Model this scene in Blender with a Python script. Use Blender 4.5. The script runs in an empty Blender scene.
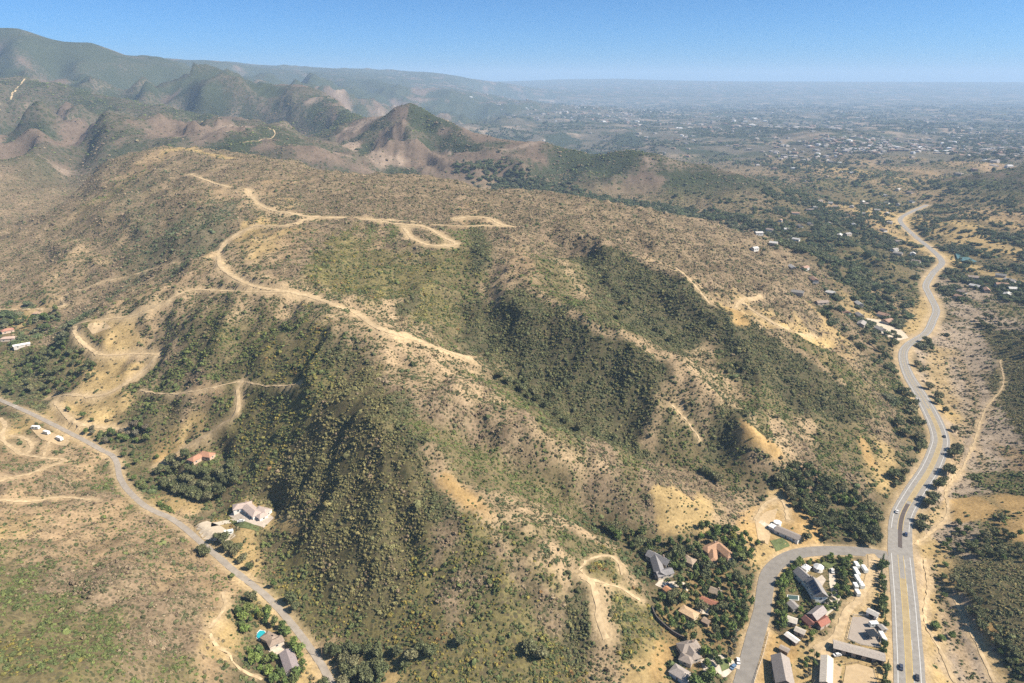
import bpy, math, random
import numpy as np
from mathutils import Vector, Matrix

random.seed(7)
rng = np.random.default_rng(11)
scene = bpy.context.scene
col = scene.collection
R = math.radians

# ------------------------------------------------------------------ camera
CAM_H = 295.0
PITCH = 20.8
FPX = 683.0
cam_data = bpy.data.cameras.new('camera')
cam_data.sensor_width = 36.0
cam_data.lens = 36.0 * FPX / 1024.0
cam_data.clip_start = 1.0
cam_data.clip_end = 400000.0
cam = bpy.data.objects.new('camera', cam_data)
col.objects.link(cam)
cam.location = (0, 0, CAM_H)
cam.rotation_euler = (R(90 - PITCH), 0, 0)
scene.camera = cam

# ------------------------------------------------------------------ sky and sun
SUN_EL = 43.0
SUN_DIR = Vector((0.975, -0.20, 0)).normalized()          # horizontal direction towards the sun
world = bpy.data.worlds.new('World')
scene.world = world
world.use_nodes = True
wn = world.node_tree.nodes; wl = world.node_tree.links
wn.clear()
sky = wn.new('ShaderNodeTexSky')
sky.sky_type = 'NISHITA'
sky.sun_disc = False
sky.sun_elevation = R(SUN_EL)
sky.sun_rotation = math.atan2(SUN_DIR.x, SUN_DIR.y)
sky.altitude = 300
sky.air_density = 0.45
sky.dust_density = 1.2
sky.ozone_density = 10.0
bg = wn.new('ShaderNodeBackground'); bg.inputs['Strength'].default_value = 0.093
wo = wn.new('ShaderNodeOutputWorld')
tint = wn.new('ShaderNodeMix'); tint.data_type = 'RGBA'; tint.blend_type = 'MULTIPLY'; tint.inputs[0].default_value = 1.0; tint.inputs[7].default_value = (0.55, 0.95, 0.97, 1)
wl.new(sky.outputs[0], tint.inputs[6]); wl.new(tint.outputs[2], bg.inputs[0]); wl.new(bg.outputs[0], wo.inputs[0])

sd = bpy.data.lights.new('sun', 'SUN')
sd.energy = 5.0; sd.angle = R(0.5); sd.color = (1.0, 0.915, 0.79)
sun = bpy.data.objects.new('sun', sd); col.objects.link(sun)
to_sun = Vector((SUN_DIR.x * math.cos(R(SUN_EL)), SUN_DIR.y * math.cos(R(SUN_EL)), math.sin(R(SUN_EL))))
sun.rotation_euler = to_sun.to_track_quat('Z', 'Y').to_euler()
sun.location = (300, 200, 900)

scene.view_settings.view_transform = 'Standard'
scene.view_settings.look = 'None'
scene.view_settings.gamma = 1.0
scene.view_settings.exposure = 0.92
HAZE_D, HAZE_COL, HAZE_G = 7.2e-5, (0.54, 0.74, 1.0), 0.0
scene.cycles.use_denoising = False
scene.cycles.max_bounces = 4
scene.cycles.diffuse_bounces = 2
scene.cycles.glossy_bounces = 1
scene.cycles.transmission_bounces = 1
scene.cycles.volume_bounces = 1
scene.cycles.transparent_max_bounces = 4

# ------------------------------------------------------------------ noise (numpy)
class Perlin:
    def __init__(s, seed):
        r = np.random.default_rng(seed)
        s.p = np.tile(r.permutation(256), 3)
        a = r.uniform(0, 2 * np.pi, 256)
        s.g = np.stack([np.cos(a), np.sin(a)], 1)
    def __call__(s, x, y):
        xi = np.floor(x).astype(np.int64); yi = np.floor(y).astype(np.int64)
        xf = x - xi; yf = y - yi
        xi &= 255; yi &= 255
        u = xf ** 3 * (xf * (xf * 6 - 15) + 10); v = yf ** 3 * (yf * (yf * 6 - 15) + 10)
        def gr(ix, iy, fx, fy):
            h = s.p[s.p[ix] + iy]
            return s.g[h, 0] * fx + s.g[h, 1] * fy
        a = gr(xi, yi, xf, yf); b = gr(xi + 1, yi, xf - 1, yf)
        c = gr(xi, yi + 1, xf, yf - 1); d = gr(xi + 1, yi + 1, xf - 1, yf - 1)
        return 1.45 * ((a * (1 - u) + b * u) * (1 - v) + (c * (1 - u) + d * u) * v)
P1, P2, P3 = Perlin(1), Perlin(2), Perlin(3)
def fbm(P, x, y, octv=4, gain=0.5):
    t = 0; a = 1.0; f = 1.0; n = 0
    for i in range(octv):
        t = t + a * P(x * f + 17.3 * i, y * f - 9.1 * i); n += a; a *= gain; f *= 2.03
    return t / n
def ridged(P, x, y, octv=4):
    t = 0; a = 1.0; f = 1.0; n = 0; w = 1.0
    for i in range(octv):
        r = 1 - np.abs(P(x * f + 31.7 * i, y * f + 5.3 * i)); r = r * r
        t = t + a * r * w; n += a; w = np.clip(r * 1.4, 0, 1); a *= 0.5; f *= 2.07
    return t / n
def sstep(a, b, x):
    t = np.clip((x - a) / (b - a), 0, 1)
    return t * t * (3 - 2 * t)

# ------------------------------------------------------------------ surveyed points of the land
cp, sp = math.cos(R(PITCH)), math.sin(R(PITCH))
def ray(px, py):
    a = (px - 512.0) / FPX; b = (341.5 - py) / FPX
    return a, cp + b * sp, -sp + b * cp             # x, y, z of the view ray
def pz(px, py, z):                                   # the point of that ray at height z
    dx, dy, dz = ray(px, py); t = (z - CAM_H) / dz
    return (dx * t, dy * t, z)
def pd(px, py, d):                                   # the point of that ray at distance d
    dx, dy, dz = ray(px, py); t = d / dy
    return (dx * t, d, CAM_H + dz * t)

HWY_PX = [(911, 720), (909, 666), (907, 634), (905, 603), (902, 571), (900, 544), (902, 517), (914, 494), (929, 471), (937, 453),
          (940, 438), (933, 418), (920, 394), (908, 374), (903, 356), (908, 345), (926, 333), (933, 320), (936, 309), (929, 294),
          (926, 285), (933, 273), (942, 262), (932, 250), (917, 238), (902, 224), (901, 218), (911, 212), (927, 205)]
CANYON_PX = [(-40, 385, 34), (0, 400, 30), (30, 413, 27), (70, 433, 23), (103, 450, 19), (116, 460, 18), (119, 475, 17), (125, 487, 15), (145, 505, 13),
             (175, 522, 11), (205, 545, 10), (235, 571, 7), (265, 595, 5), (290, 622, 2), (318, 660, 0), (335, 690, -1)]
LOCAL_PX = [(888, 556, 0), (872, 553, 0.5), (850, 551, 1), (820, 551, 2), (797, 554, 2.5), (780, 562, 3), (769, 574, 3), (765, 590, 3), (762, 612, 2.5),
            (753, 645, 2), (743, 685, 1), (733, 720, 0)]

lines = []      # polylines of (x, y, z)
RELIEF = 0.84
def zs(z): return z if z < 10 else 10 + (z - 10) * RELIEF
def L(pts): lines.append([pz(a, b, zs(c)) for a, b, c in pts])
def LD(pts): lines.append([pd(*p) for p in pts])
def crest(pts, back=((120, -45), (300, -100)), floor=18, far=False):
    q = [pd(*p) if far else pz(p[0], p[1], zs(p[2])) for p in pts]
    lines.append(q)
    for d, dz in back:
        l = []
        for (x, y, z) in q:
            n = math.hypot(x, y); l.append((x * (n + d) / n, y * (n + d) / n, max(floor, z + dz)))
        lines.append(l)

# crest of the near massif and its slope beyond
crest([(0, 231, 75), (44, 216, 85), (58, 209, 92), (76, 194, 110), (97, 171, 140), (129, 156, 165)], ((90, -26), (200, -42)), 40)
crest([(152, 151, 182), (185, 148, 190), (230, 155, 182), (300, 165, 172), (340, 175, 165), (420, 178, 152), (490, 190, 140), (560, 195, 125),
       (640, 210, 100), (720, 227, 70), (790, 247, 42), (850, 287, 18)])
# west flank
L([(150, 250, 112), (100, 240, 104), (60, 270, 80), (20, 270, 64)])
L([(60, 302, 58), (130, 288, 84), (190, 268, 110)])
L([(250, 200, 163), (220, 225, 152), (180, 230, 138)])
L([(200, 190, 172), (250, 190, 168)])
# ranch road ridge
L([(255, 195, 165), (270, 210, 160), (310, 217, 155), (250, 226, 150), (222, 245, 142), (220, 265, 137), (245, 285, 132), (300, 295, 130),
   (350, 320, 126), (385, 355, 118), (400, 400, 103), (432, 456, 82), (455, 490, 69), (510, 515, 54), (570, 525, 38), (610, 545, 22), (640, 565, 10)])
L([(470, 512, 61), (510, 540, 48), (545, 560, 40), (580, 575, 33), (600, 620, 20), (612, 660, 8)])
L([(578, 604, 21), (576, 640, 8)])
L([(285, 292, 131), (190, 290, 118), (140, 310, 100), (78, 326, 78)])
L([(50, 350, 55), (20, 368, 42)])
L([(78, 345, 70), (90, 375, 46), (50, 392, 30)])
L([(160, 330, 86), (155, 355, 70), (130, 378, 52), (95, 397, 37)])
L([(0, 300, 52), (40, 315, 48), (15, 340, 40), (0, 370, 34)])
L([(200, 320, 105), (240, 380, 76), (190, 405, 55), (210, 440, 38), (180, 455, 22), (130, 440, 25)])
L([(300, 340, 112), (330, 400, 88), (300, 450, 58)])
L([(270, 540, 14), (300, 600, 8), (330, 650, 2), (400, 672, 4), (480, 690, 5), (560, 700, 4)])
L([(340, 480, 58), (350, 560, 28), (400, 600, 24)])
L([(240, 500, 17), (200, 480, 15), (160, 485, 14)])
# middle bowl and the valley below it
L([(400, 222, 150), (450, 240, 143)])
L([(400, 265, 130), (330, 255, 142)])
L([(420, 300, 115), (380, 300, 121)])
L([(480, 280, 116), (478, 310, 100), (472, 340, 86), (490, 375, 70), (519, 388, 58), (542, 405, 48), (569, 425, 37), (619, 441, 27), (660, 460, 19), (710, 478, 12), (745, 500, 6)])
L([(400, 375, 108), (442, 402, 98), (482, 418, 85), (529, 435, 73), (562, 448, 63), (600, 470, 49), (650, 487, 35), (700, 510, 19), (735, 525, 8)])
L([(425, 425, 85), (470, 455, 62), (520, 490, 40), (560, 505, 30), (600, 527, 18), (640, 545, 10), (680, 560, 6), (720, 590, 3)])
L([(510, 235, 137), (522, 265, 129), (540, 291, 121), (562, 308, 114), (596, 328, 105), (636, 341, 95), (669, 355, 85), (690, 372, 75), (700, 400, 62), (740, 425, 46), (780, 455, 28), (825, 487, 9)])
L([(679, 380, 71), (658, 409, 56), (652, 432, 42), (656, 452, 26)])
L([(735, 408, 45), (720, 450, 20)])
L([(760, 430, 38), (790, 480, 12)])
L([(570, 255, 112), (590, 272, 104), (622, 308, 86), (660, 344, 70), (705, 368, 58), (745, 385, 46), (800, 410, 31), (850, 440, 15), (885, 470, 4)])
L([(545, 225, 138), (600, 240, 129), (640, 258, 121), (700, 290, 103), (735, 308, 91), (769, 331, 77), (806, 355, 59), (839, 378, 43), (862, 405, 26), (888, 430, 7)])
L([(690, 270, 96), (720, 285, 80), (770, 305, 62), (820, 335, 40), (860, 370, 19), (893, 395, 4)])
L([(700, 255, 92), (760, 275, 68), (820, 305, 38), (860, 335, 14)])
# near valleys
L([(0, 500, 40), (60, 510, 35), (110, 520, 26)])
L([(0, 450, 32), (60, 465, 26)])
L([(0, 600, 62), (100, 600, 48), (180, 605, 28), (220, 620, 15)])
L([(-150, 690, 85), (0, 690, 72), (100, 690, 58), (200, 690, 30), (250, 690, 12)])
L([(-150, 560, 60), (-200, 450, 70)])
L([(270, 645, 3), (310, 690, 0), (390, 730, 0), (560, 740, 0)])
L([(680, 600, 4), (700, 650, 3), (660, 640, 7), (660, 690, 5), (700, 740, 1)])
L([(650, 560, 8), (655, 600, 7)])
L([(760, 540, 6), (800, 520, 5), (850, 520, 2)])
L([(800, 580, 2), (830, 620, 1), (850, 670, 0.5), (780, 660, 1.5), (800, 740, 0)])
L([(700, 520, 14), (680, 510, 20)])
L([p + (0.0,) for p in HWY_PX])
# the wash and what lies east of it
L([(960, 330, -2), (965, 380, -3), (950, 430, -3), (960, 480, -3), (945, 520, -3), (935, 560, -4), (950, 610, -4), (985, 690, -4)])
L([(1000, 560, 7), (980, 585, 8), (1020, 620, 9), (1060, 640, 9)])
L([(955, 505, 2), (1000, 500, 6)])
L([(1000, 350, 6), (1010, 400, 6), (1060, 450, 14), (1024, 470, 3)])
L([(1060, 340, 34), (1120, 400, 40), (1150, 600, 20)])
L([(985, 300, 2), (960, 258, 0), (1020, 270, 6)])
L([(960, 225, 26), (1010, 215, 36), (1024, 235, 20)])
L([(950, 190, 30), (1000, 180, 60), (1060, 175, 80)])
L([(860, 245, 30), (880, 260, 22), (830, 250, 14), (870, 215, 12)])
L([(800, 210, 8), (850, 225, 6), (880, 290, 3), (860, 320, 4)])
L([(500, 187, 34), (560, 195, 30), (600, 203, 26), (700, 217, 12), (760, 235, 6)])
L([(610, 178, 60), (630, 195, 34)])
L([(740, 185, 60), (750, 205, 30)])
# second range
crest([(409, 100, 2420), (400, 105, 2430), (392, 110, 2450), (379, 118, 2480), (366, 117, 2650), (350, 108, 2950), (338, 99, 3300), (318, 88, 3600), (300, 95, 3700)], ((250, -90), (600, -160)), 10, True)
crest([(409, 100, 2420), (418, 106, 2400), (428, 112, 2380), (442, 118, 2340), (459, 125, 2290), (482, 133, 2230), (502, 137, 2180), (542, 143, 2110), (576, 149, 2050), (609, 152, 2000), (632, 149, 1980), (640, 147, 1970), (656, 154, 1940), (676, 162, 1910), (704, 167, 1880), (740, 174, 1840), (770, 188, 1750)], ((200, -70), (500, -140)), 0, True)
LD([(396, 125, 2330), (385, 150, 2130), (372, 165, 2020)])
LD([(450, 140, 2190), (462, 160, 2000)])
LD([(425, 128, 2330), (432, 150, 2170), (430, 168, 2040)])
LD([(592, 158, 2010), (615, 175, 1830)])
LD([(570, 160, 2060), (560, 180, 1880)])
LD([(690, 175, 1840), (720, 200, 1640)])
LD([(405, 130, 2250), (395, 165, 1980)])
LD([(470, 150, 2090), (480, 175, 1900)])
LD([(560, 165, 1960), (590, 188, 1800)])
LD([(640, 153, 1980), (660, 180, 1800), (690, 205, 1640)])
LD([(440, 140, 2230), (440, 170, 1960)])
LD([(520, 160, 2000), (525, 182, 1830)])
LD([(360, 130, 2450), (355, 160, 2050), (330, 155, 2050)])
LD([(300, 130, 2800), (320, 150, 2250)])
# ridge with the firebreak
crest([(-60, 76, 3000), (25, 78, 3000), (60, 82, 2950), (100, 95, 2850), (150, 105, 2750), (205, 113, 2600), (260, 120, 2450), (290, 130, 2300), (310, 145, 2150)], ((300, -80), (700, -120)), 60, True)
for px in (-30, 32, 100, 165, 226, 285): LD([(px, 116, 2300), (px + 6, 140, 1900), (px + 10, 160, 1680)] if px < 90 else [(px, 122, 2250), (px + 5, 145, 1850)])
for px in (0, 66, 135, 195, 256): LD([(px, 112, 2680), (px + 6, 138, 2330), (px + 10, 160, 2020)] if px < 90 else [(px, 120, 2600), (px + 6, 146, 2250)])
LD([(0, 175, 1750), (50, 160, 2000)])
LD([(0, 200, 1450), (40, 190, 1550), (70, 175, 1800), (90, 165, 1950)])
# main mountains
LD([(-260, 22, 4400), (-60, 22, 4400), (0, 24, 4400), (15, 25, 4400), (40, 35, 4450), (65, 40, 4500), (90, 41, 4600), (120, 53, 4800), (140, 56, 4900), (160, 55, 5000), (185, 63, 5300)])
LD([(-100, 40, 5200), (60, 60, 5600), (160, 75, 6000)])
LD([(200, 63, 7000), (220, 65, 7200), (235, 63, 7400), (250, 69, 7600), (290, 70, 8000), (342, 74, 8500), (385, 79, 9000), (440, 81, 10000), (500, 82, 13000)])
LD([(0, 62, 3700), (60, 72, 3700), (130, 90, 3800), (180, 105, 3300)])
LD([(90, 60, 4200), (150, 80, 4100), (230, 90, 4000), (262, 80, 4400), (290, 90, 4200)])
LD([(200, 78, 5300), (260, 76, 5700), (300, 84, 5400), (345, 94, 4800)])
LD([(30, 48, 4050), (20, 62, 3800)])
LD([(340, 82, 7000), (400, 88, 7000), (450, 92, 7200)])
LD([(540, 80.5, 21000), (560, 79.2, 20500), (620, 78.6, 20500), (660, 80, 20500), (720, 81.2, 21000), (850, 81.6, 21000), (1024, 82, 21000), (1250, 82, 21000)])
LD([(480, 88, 15000), (640, 92, 14000), (800, 95, 14000), (1024, 97, 14000), (1250, 97, 14000)])
for px, yc in ((16, 26), (76, 42), (132, 56), (186, 64)): LD([(px, yc + 5, 4200), (px + 8, 62, 3750), (px + 16, 88, 3300)])
for px, yc in ((-14, 26), (46, 38), (104, 48), (160, 60)): LD([(px, yc + 13, 4250), (px + 6, 68, 4150), (px + 10, 92, 3750)])
for px in (214, 266, 312): LD([(px, 74, 6200), (px + 8, 86, 4900)])
for px in (240, 290, 335): LD([(px, 77, 7300), (px + 6, 89, 6100)])
# the plain
def W(*p): lines.append([p])
for (px, py) in [(520, 118), (600, 125), (680, 130), (760, 140), (850, 150), (950, 160), (1024, 165), (1100, 160)]:
    lines.append([pz(px, py, -5)])
for (px, py) in [(480, 105), (560, 108), (640, 110), (740, 112), (850, 113), (960, 115), (1100, 116)]:
    lines.append([pz(px, py, -40)])
for x in (0, 12000, 26000):
    for y in (11000, 25500): W(x * .8, y, -40.0 if y < 20000 else 120.0)
for x in (-25000, 15000, 25000): W(x, 3000, 100.0 if x < 0 else 0.0)
for x in (-1200, -600, 0, 600, 1200): W(x, -500, 30.0); 
for p in ((-800, 200, 110), (-1200, 700, 130), (-1600, 1400, 160), (700, 200, 20), (900, 700, 60), (1300, 1200, 80), (2200, 2000, 60)): W(*p)

ctrl = []
for l in lines:
    if len(l) == 1: ctrl.append(l[0]); continue
    for a, b in zip(l[:-1], l[1:]):
        a = np.array(a); b = np.array(b)
        step = max(22.0, 0.035 * min(a[1], b[1]) if min(a[1], b[1]) > 0 else 60)
        n = max(1, int(np.linalg.norm((b - a)[:2]) / step))
        for i in range(n): ctrl.append(tuple(a + (b - a) * i / n))
    ctrl.append(l[-1])
ctrl = np.array(ctrl, dtype=np.float64)
# drop near-duplicates
keep = []
for i, p in enumerate(ctrl):
    if all((p[0] - ctrl[j][0]) ** 2 + (p[1] - ctrl[j][1]) ** 2 > (0.012 * max(300, abs(p[1]))) ** 2 for j in keep): keep.append(i)
ctrl = ctrl[keep]
def kern(d2, c): return np.sqrt(d2 + c)
CC = 8.0 ** 2
d2 = (ctrl[:, None, 0] - ctrl[None, :, 0]) ** 2 + (ctrl[:, None, 1] - ctrl[None, :, 1]) ** 2
n = len(ctrl)
A = np.zeros((n + 1, n + 1)); A[:n, :n] = kern(d2, CC) - np.eye(n) * 3.0; A[:n, n] = 1; A[n, :n] = 1
wts = np.linalg.solve(A, np.append(ctrl[:, 2], 0))
def base_height(x, y):
    x = np.asarray(x, float); y = np.asarray(y, float); sh = x.shape
    x = x.ravel(); y = y.ravel(); out = np.empty_like(x)
    cx = ctrl[:, 0].astype(np.float32); cy = ctrl[:, 1].astype(np.float32); w = wts[:-1]
    for i in range(0, len(x), 20000):
        xs = x[i:i + 20000, None]; ys = y[i:i + 20000, None]
        k = np.sqrt((xs - ctrl[:, 0]) ** 2 + (ys - ctrl[:, 1]) ** 2 + CC)
        out[i:i + 20000] = k @ w + wts[-1]
    return out.reshape(sh)

# ------------------------------------------------------------------ the grid of the ground sheet
def graded(segs):
    v = [segs[0][0]]
    for (_, end, s0, s1) in segs:
        while v[-1] < end - 1e-6:
            a = v[-1]; t = (a - segs[0][0]); s = s0
            if s1 != s0:
                st = _; s = s0 * (s1 / s0) ** min(1, (math.log(max(a, 1) / max(st, 1)) / math.log(end / max(st, 1))))
            v.append(min(end, a + s))
    return np.array(v)
GY = np.concatenate([np.arange(-400, 200, 30.0), np.arange(200, 720, 3.0), np.arange(720, 1300, 5.0),
                     graded([(1300, 4000, 9, 40), (4000, 27000, 40, 500)])])
gx = np.concatenate([np.arange(0, 430, 3.2), np.arange(430, 1000, 6.5), graded([(1000, 5000, 8, 60), (5000, 27000, 60, 900)])])
GX = np.concatenate([-gx[:0:-1], gx])
XX, YY = np.meshgrid(GX, GY)
ZB = base_height(XX, YY)
dist = np.hypot(XX, YY)
# erosion: ribs and gullies that grow with the height above the valleys
gzy, gzx = np.gradient(ZB, GY, GX)
slope = np.hypot(gzx, gzy)
wx = XX + 14 * fbm(P2, XX / 60, YY / 60, 2); wy = YY + 14 * fbm(P3, XX / 60, YY / 60, 2)
near = 1 - sstep(1400, 2200, YY)
N = near * (0.5 + 0.5 * sstep(0.05, 0.3, slope)) * sstep(6, 30, ZB) * (17.0 * (ridged(P1, wx / 105, wy / 105, 5) - 0.45) + 4.5 * (ridged(P2, wx / 37, wy / 37, 3) - 0.45) + 1.6 * fbm(P3, XX / 18, YY / 18, 3))
N += near * 0.8 * fbm(P2, XX / 40, YY / 40, 3)
ZZ0 = ZB
mid = sstep(1600, 2200, YY) * (1 - sstep(9000, 14000, YY)) * sstep(10, 75, ZB)
wx2 = XX + 120 * fbm(P2, XX / 500, YY / 500, 3); wy2 = YY + 120 * fbm(P3, XX / 500, YY / 500, 3)
bigm = sstep(3200, 4200, YY)
crest_d = np.full(ZZ0.shape, 1e9)
for l in lines:
    if len(l) > 5 and 1700 < l[0][1] < 9500:
        for a, b in zip(l[:-1], l[1:]):
            for t in (0, .25, .5, .75): np.minimum(crest_d, np.hypot(XX - a[0] - (b[0] - a[0]) * t, YY - a[1] - (b[1] - a[1]) * t), out=crest_d)
mid = mid * (0.12 + 0.88 * sstep(.01, .13, crest_d / YY.clip(1500)))
N += mid * (250.0 * (ridged(P2, wx2 / 480, wy2 / 480, 5) - 0.56) + 42.0 * (ridged(P3, wx2 / 130, wy2 / 130, 4) - 0.4)) * (0.5 + 0.5 * sstep(1800, 2600, YY)) * (1 - .5 * bigm) * (1 - sstep(4500, 7000, YY))
N += mid * bigm * (1 - sstep(6000, 9000, YY)) * 150.0 * (ridged(P3, wx2 / 700, wy2 / 800, 3) - 0.72)
N += mid * bigm * (1 - .6 * sstep(5000, 8000, YY)) * 300.0 * (ridged(P1, (XX + 0.5 * (wx2 - XX)) / 1500, (YY + 0.5 * (wy2 - YY)) / 1900, 3) - 0.80)
plain = sstep(1500, 2600, YY) * (1 - sstep(20, 110, ZB)) * (1 - sstep(9000, 13000, YY))
N += plain * np.maximum(0, 75 * (fbm(P1, XX / 700, YY / 800, 5) + 0.02))
ZZ = ZB + N
def grid_z(x, y, Z=None):
    Z = ZZ if Z is None else Z
    x = np.asarray(x, float); y = np.asarray(y, float)
    i = np.clip(np.searchsorted(GX, x) - 1, 0, len(GX) - 2); j = np.clip(np.searchsorted(GY, y) - 1, 0, len(GY) - 2)
    u = np.clip((x - GX[i]) / (GX[i + 1] - GX[i]), 0, 1); v = np.clip((y - GY[j]) / (GY[j + 1] - GY[j]), 0, 1)
    a = Z[j, i]; b = Z[j, i + 1]; c = Z[j + 1, i]; d = Z[j + 1, i + 1]
    return a * (1 - u) * (1 - v) + b * u * (1 - v) + c * (1 - u) * v + d * u * v
TT = np.concatenate([np.arange(220, 1600, 2.5), np.geomspace(1600, 60000, 500)])
def hit(px, py):
    """ground point seen along a view ray"""
    dx, dy, dz = ray(px, py); n = math.sqrt(dx * dx + dy * dy + dz * dz); dx, dy, dz = dx / n, dy / n, dz / n
    h = CAM_H + TT * dz - grid_z(TT * dx, TT * dy)
    k = np.argmax(h < 0)
    if h[k] >= 0: k = len(TT) - 1
    lo, hi_ = TT[max(0, k - 1)], TT[k]
    for _ in range(18):
        m = 0.5 * (lo + hi_)
        if CAM_H + m * dz - float(grid_z(m * dx, m * dy)) < 0: hi_ = m
        else: lo = m
    t = hi_
    return (t * dx, t * dy, float(grid_z(t * dx, t * dy)))
def spline(pts, step):
    """Catmull-Rom through world points (x, y[, z]), resampled"""
    p = np.array(pts, float); p = np.vstack([2 * p[0] - p[1], p, 2 * p[-1] - p[-2]])
    out = []
    for i in range(1, len(p) - 2):
        n = max(1, int(np.linalg.norm((p[i + 1] - p[i])[:2]) / step))
        for k in range(n):
            t = k / n
            out.append(0.5 * ((2 * p[i]) + (-p[i - 1] + p[i + 1]) * t + (2 * p[i - 1] - 5 * p[i] + 4 * p[i + 1] - p[i + 2]) * t ** 2 + (-p[i - 1] + 3 * p[i] - 3 * p[i + 1] + p[i + 2]) * t ** 3))
    out.append(p[-2])
    return np.array(out)
# ------------------------------------------------------------------ roads and tracks laid on the land
def world_line(px_pts, step=3.0):
    return spline([hit(*p) for p in px_pts], step)
def smooth1(z, k):
    for _ in range(k):
        z = np.concatenate([z[:1], 0.25 * z[:-2] + 0.5 * z[1:-1] + 0.25 * z[2:], z[-1:]])
    return z
carve_d = np.full(ZZ.shape, 1e9); carve_z = np.zeros(ZZ.shape); carve_w = np.zeros(ZZ.shape)
def carve(line, half, soft):
    """remember for every grid point the nearest road and its bed"""
    rad = half + soft
    for x, y, z in line:
        i0, i1 = np.searchsorted(GX, [x - rad, x + rad]); j0, j1 = np.searchsorted(GY, [y - rad, y + rad])
        if i0 >= i1 or j0 >= j1: continue
        d = np.hypot(GX[None, i0:i1] - x, GY[j0:j1, None] - y)
        s = carve_d[j0:j1, i0:i1]; w = 1 - sstep(half, rad, d)
        m = (w > carve_w[j0:j1, i0:i1]) | ((w >= 1) & (d < s))
        s[m] = d[m]; carve_z[j0:j1, i0:i1][m] = z; carve_w[j0:j1, i0:i1][m] = w[m]
hwy = spline([pz(x, y, 0.0) for x, y in HWY_PX[:20]] + [hit(x, y) for x, y in HWY_PX[20:]], 4.0)
hwy[:, 2] = smooth1(hwy[:, 2], 80)
canyon = spline([hit(x, y) for x, y, z in CANYON_PX[1:]], 3.0)
e0 = canyon[0] + (canyon[0] - canyon[6]) * 6; e1 = canyon[-1] + (canyon[-1] - canyon[-7]) * 5; e0[2] = canyon[0, 2]; e1[2] = canyon[-1, 2]
canyon = np.vstack([e0, canyon, e1]); canyon[:, 2] = smooth1(canyon[:, 2], 120)
canyon = spline(canyon[::5], 3.0)
local = spline([pz(x, y, z) for x, y, z in LOCAL_PX], 3.0)
TRACKS = [   # pixel path, width in metres
    ([(190, 174), (200, 178), (228, 187)], 4.0),
    ([(249, 190), (252, 197), (266, 208), (290, 213), (315, 217), (345, 218), (372, 220), (400, 224), (425, 227), (445, 238), (456, 244), (440, 246), (425, 244), (412, 238), (404, 228)], 4.6),
    ([(455, 219), (470, 217), (488, 218), (500, 224), (514, 227)], 4.0),
    ([(372, 220), (400, 221), (440, 225), (480, 226), (505, 226)], 3.2),
    ([(313, 218), (285, 225), (255, 226), (235, 236), (223, 246), (219, 257), (222, 268), (238, 279), (258, 287), (290, 292), (310, 297), (335, 305), (358, 315), (375, 326), (400, 335), (430, 345), (455, 354), (470, 360)], 4.6),
    ([(285, 292), (255, 292), (225, 291), (195, 290), (175, 296), (155, 306), (135, 315), (110, 319), (88, 321), (76, 326), (76, 334), (85, 345), (103, 355), (130, 354), (160, 354)], 3.8),
    ([(160, 354), (150, 365), (135, 378), (115, 390), (95, 397), (70, 394), (50, 398)], 4.0),
    ([(55, 402), (75, 422), (105, 428), (125, 430)], 4.0),
    ([(0, 310), (60, 306), (62, 298), (80, 290), (110, 280), (150, 270), (180, 262)], 2.2),
    ([(160, 465), (185, 448), (205, 436), (222, 424), (236, 415), (239, 402), (238, 391), (243, 380)], 3.2),
    ([(240, 381), (215, 387), (190, 392), (165, 394), (140, 390)], 1.6),
    ([(245, 382), (270, 386), (300, 384)], 1.3),
    ([(0, 418), (5, 425), (2, 438), (12, 448), (25, 455), (32, 446), (24, 438), (10, 436)], 3.2),
    ([(25, 455), (45, 458), (64, 461), (40, 470), (0, 482)], 2.6),
    ([(43, 456), (50, 440)], 2.2),
    ([(0, 500), (30, 502), (60, 498), (95, 500)], 2.2),
    ([(210, 628), (218, 617), (226, 604), (222, 592)], 2.0),
    ([(208, 630), (216, 645), (228, 655), (240, 668), (262, 680)], 1.5),
    ([(580, 570), (586, 562), (596, 557), (610, 556), (620, 565), (622, 575)], 1.8),
    ([(582, 575), (592, 585), (597, 600), (600, 620), (606, 640)], 3.6),
    ([(574, 572), (582, 576), (600, 582), (620, 588), (640, 600)], 1.6),
    ([(735, 308), (742, 300), (760, 296)], 3.5),
    ([(742, 303), (765, 318), (790, 330), (815, 336)], 3.0),
    ([(676, 268), (690, 280), (710, 304)], 2.0),
    ([(915, 545), (928, 535), (945, 520), (948, 505), (946, 490), (962, 470)], 2.0),
    ([(962, 470), (975, 440), (985, 410), (1003, 385), (1000, 360)], 1.6),
    ([(925, 560), (928, 590), (925, 620), (940, 650), (955, 683)], 2.0),
    ([(955, 600), (975, 640), (995, 683)], 2.0),
    ([(872, 556), (870, 575), (860, 598), (848, 610), (840, 628), (833, 640), (815, 650)], 4.2),
    ([(755, 520), (765, 505), (778, 498), (785, 505), (788, 520)], 2.6),
    ([(700, 440), (690, 425), (672, 405)], 1.4),
]
tracks = []
for p, w in TRACKS:
    l = world_line(p, 2.5); l[:, 2] = smooth1(l[:, 2], 14); tracks.append((l, w))
FAR_TRACKS = [([(0, 110), (12, 95), (25, 79)], 9), ([(240, 143), (262, 140), (275, 134), (268, 128)], 6)]
far_tracks = [(world_line(p, 12.0), w * .55) for p, w in FAR_TRACKS]
driveways = [world_line([(256, 509), (248, 515), (240, 520), (212, 530)], 2.0), world_line([(740, 666), (734, 664), (727, 660)], 2.0),
             world_line([(688, 590), (680, 588), (668, 586), (660, 580)], 2.0), world_line([(757, 520), (772, 528), (776, 532)], 2.0)]
for l, w in tracks: carve(l, 0.5 * w + 0.5, 3.5)
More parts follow.
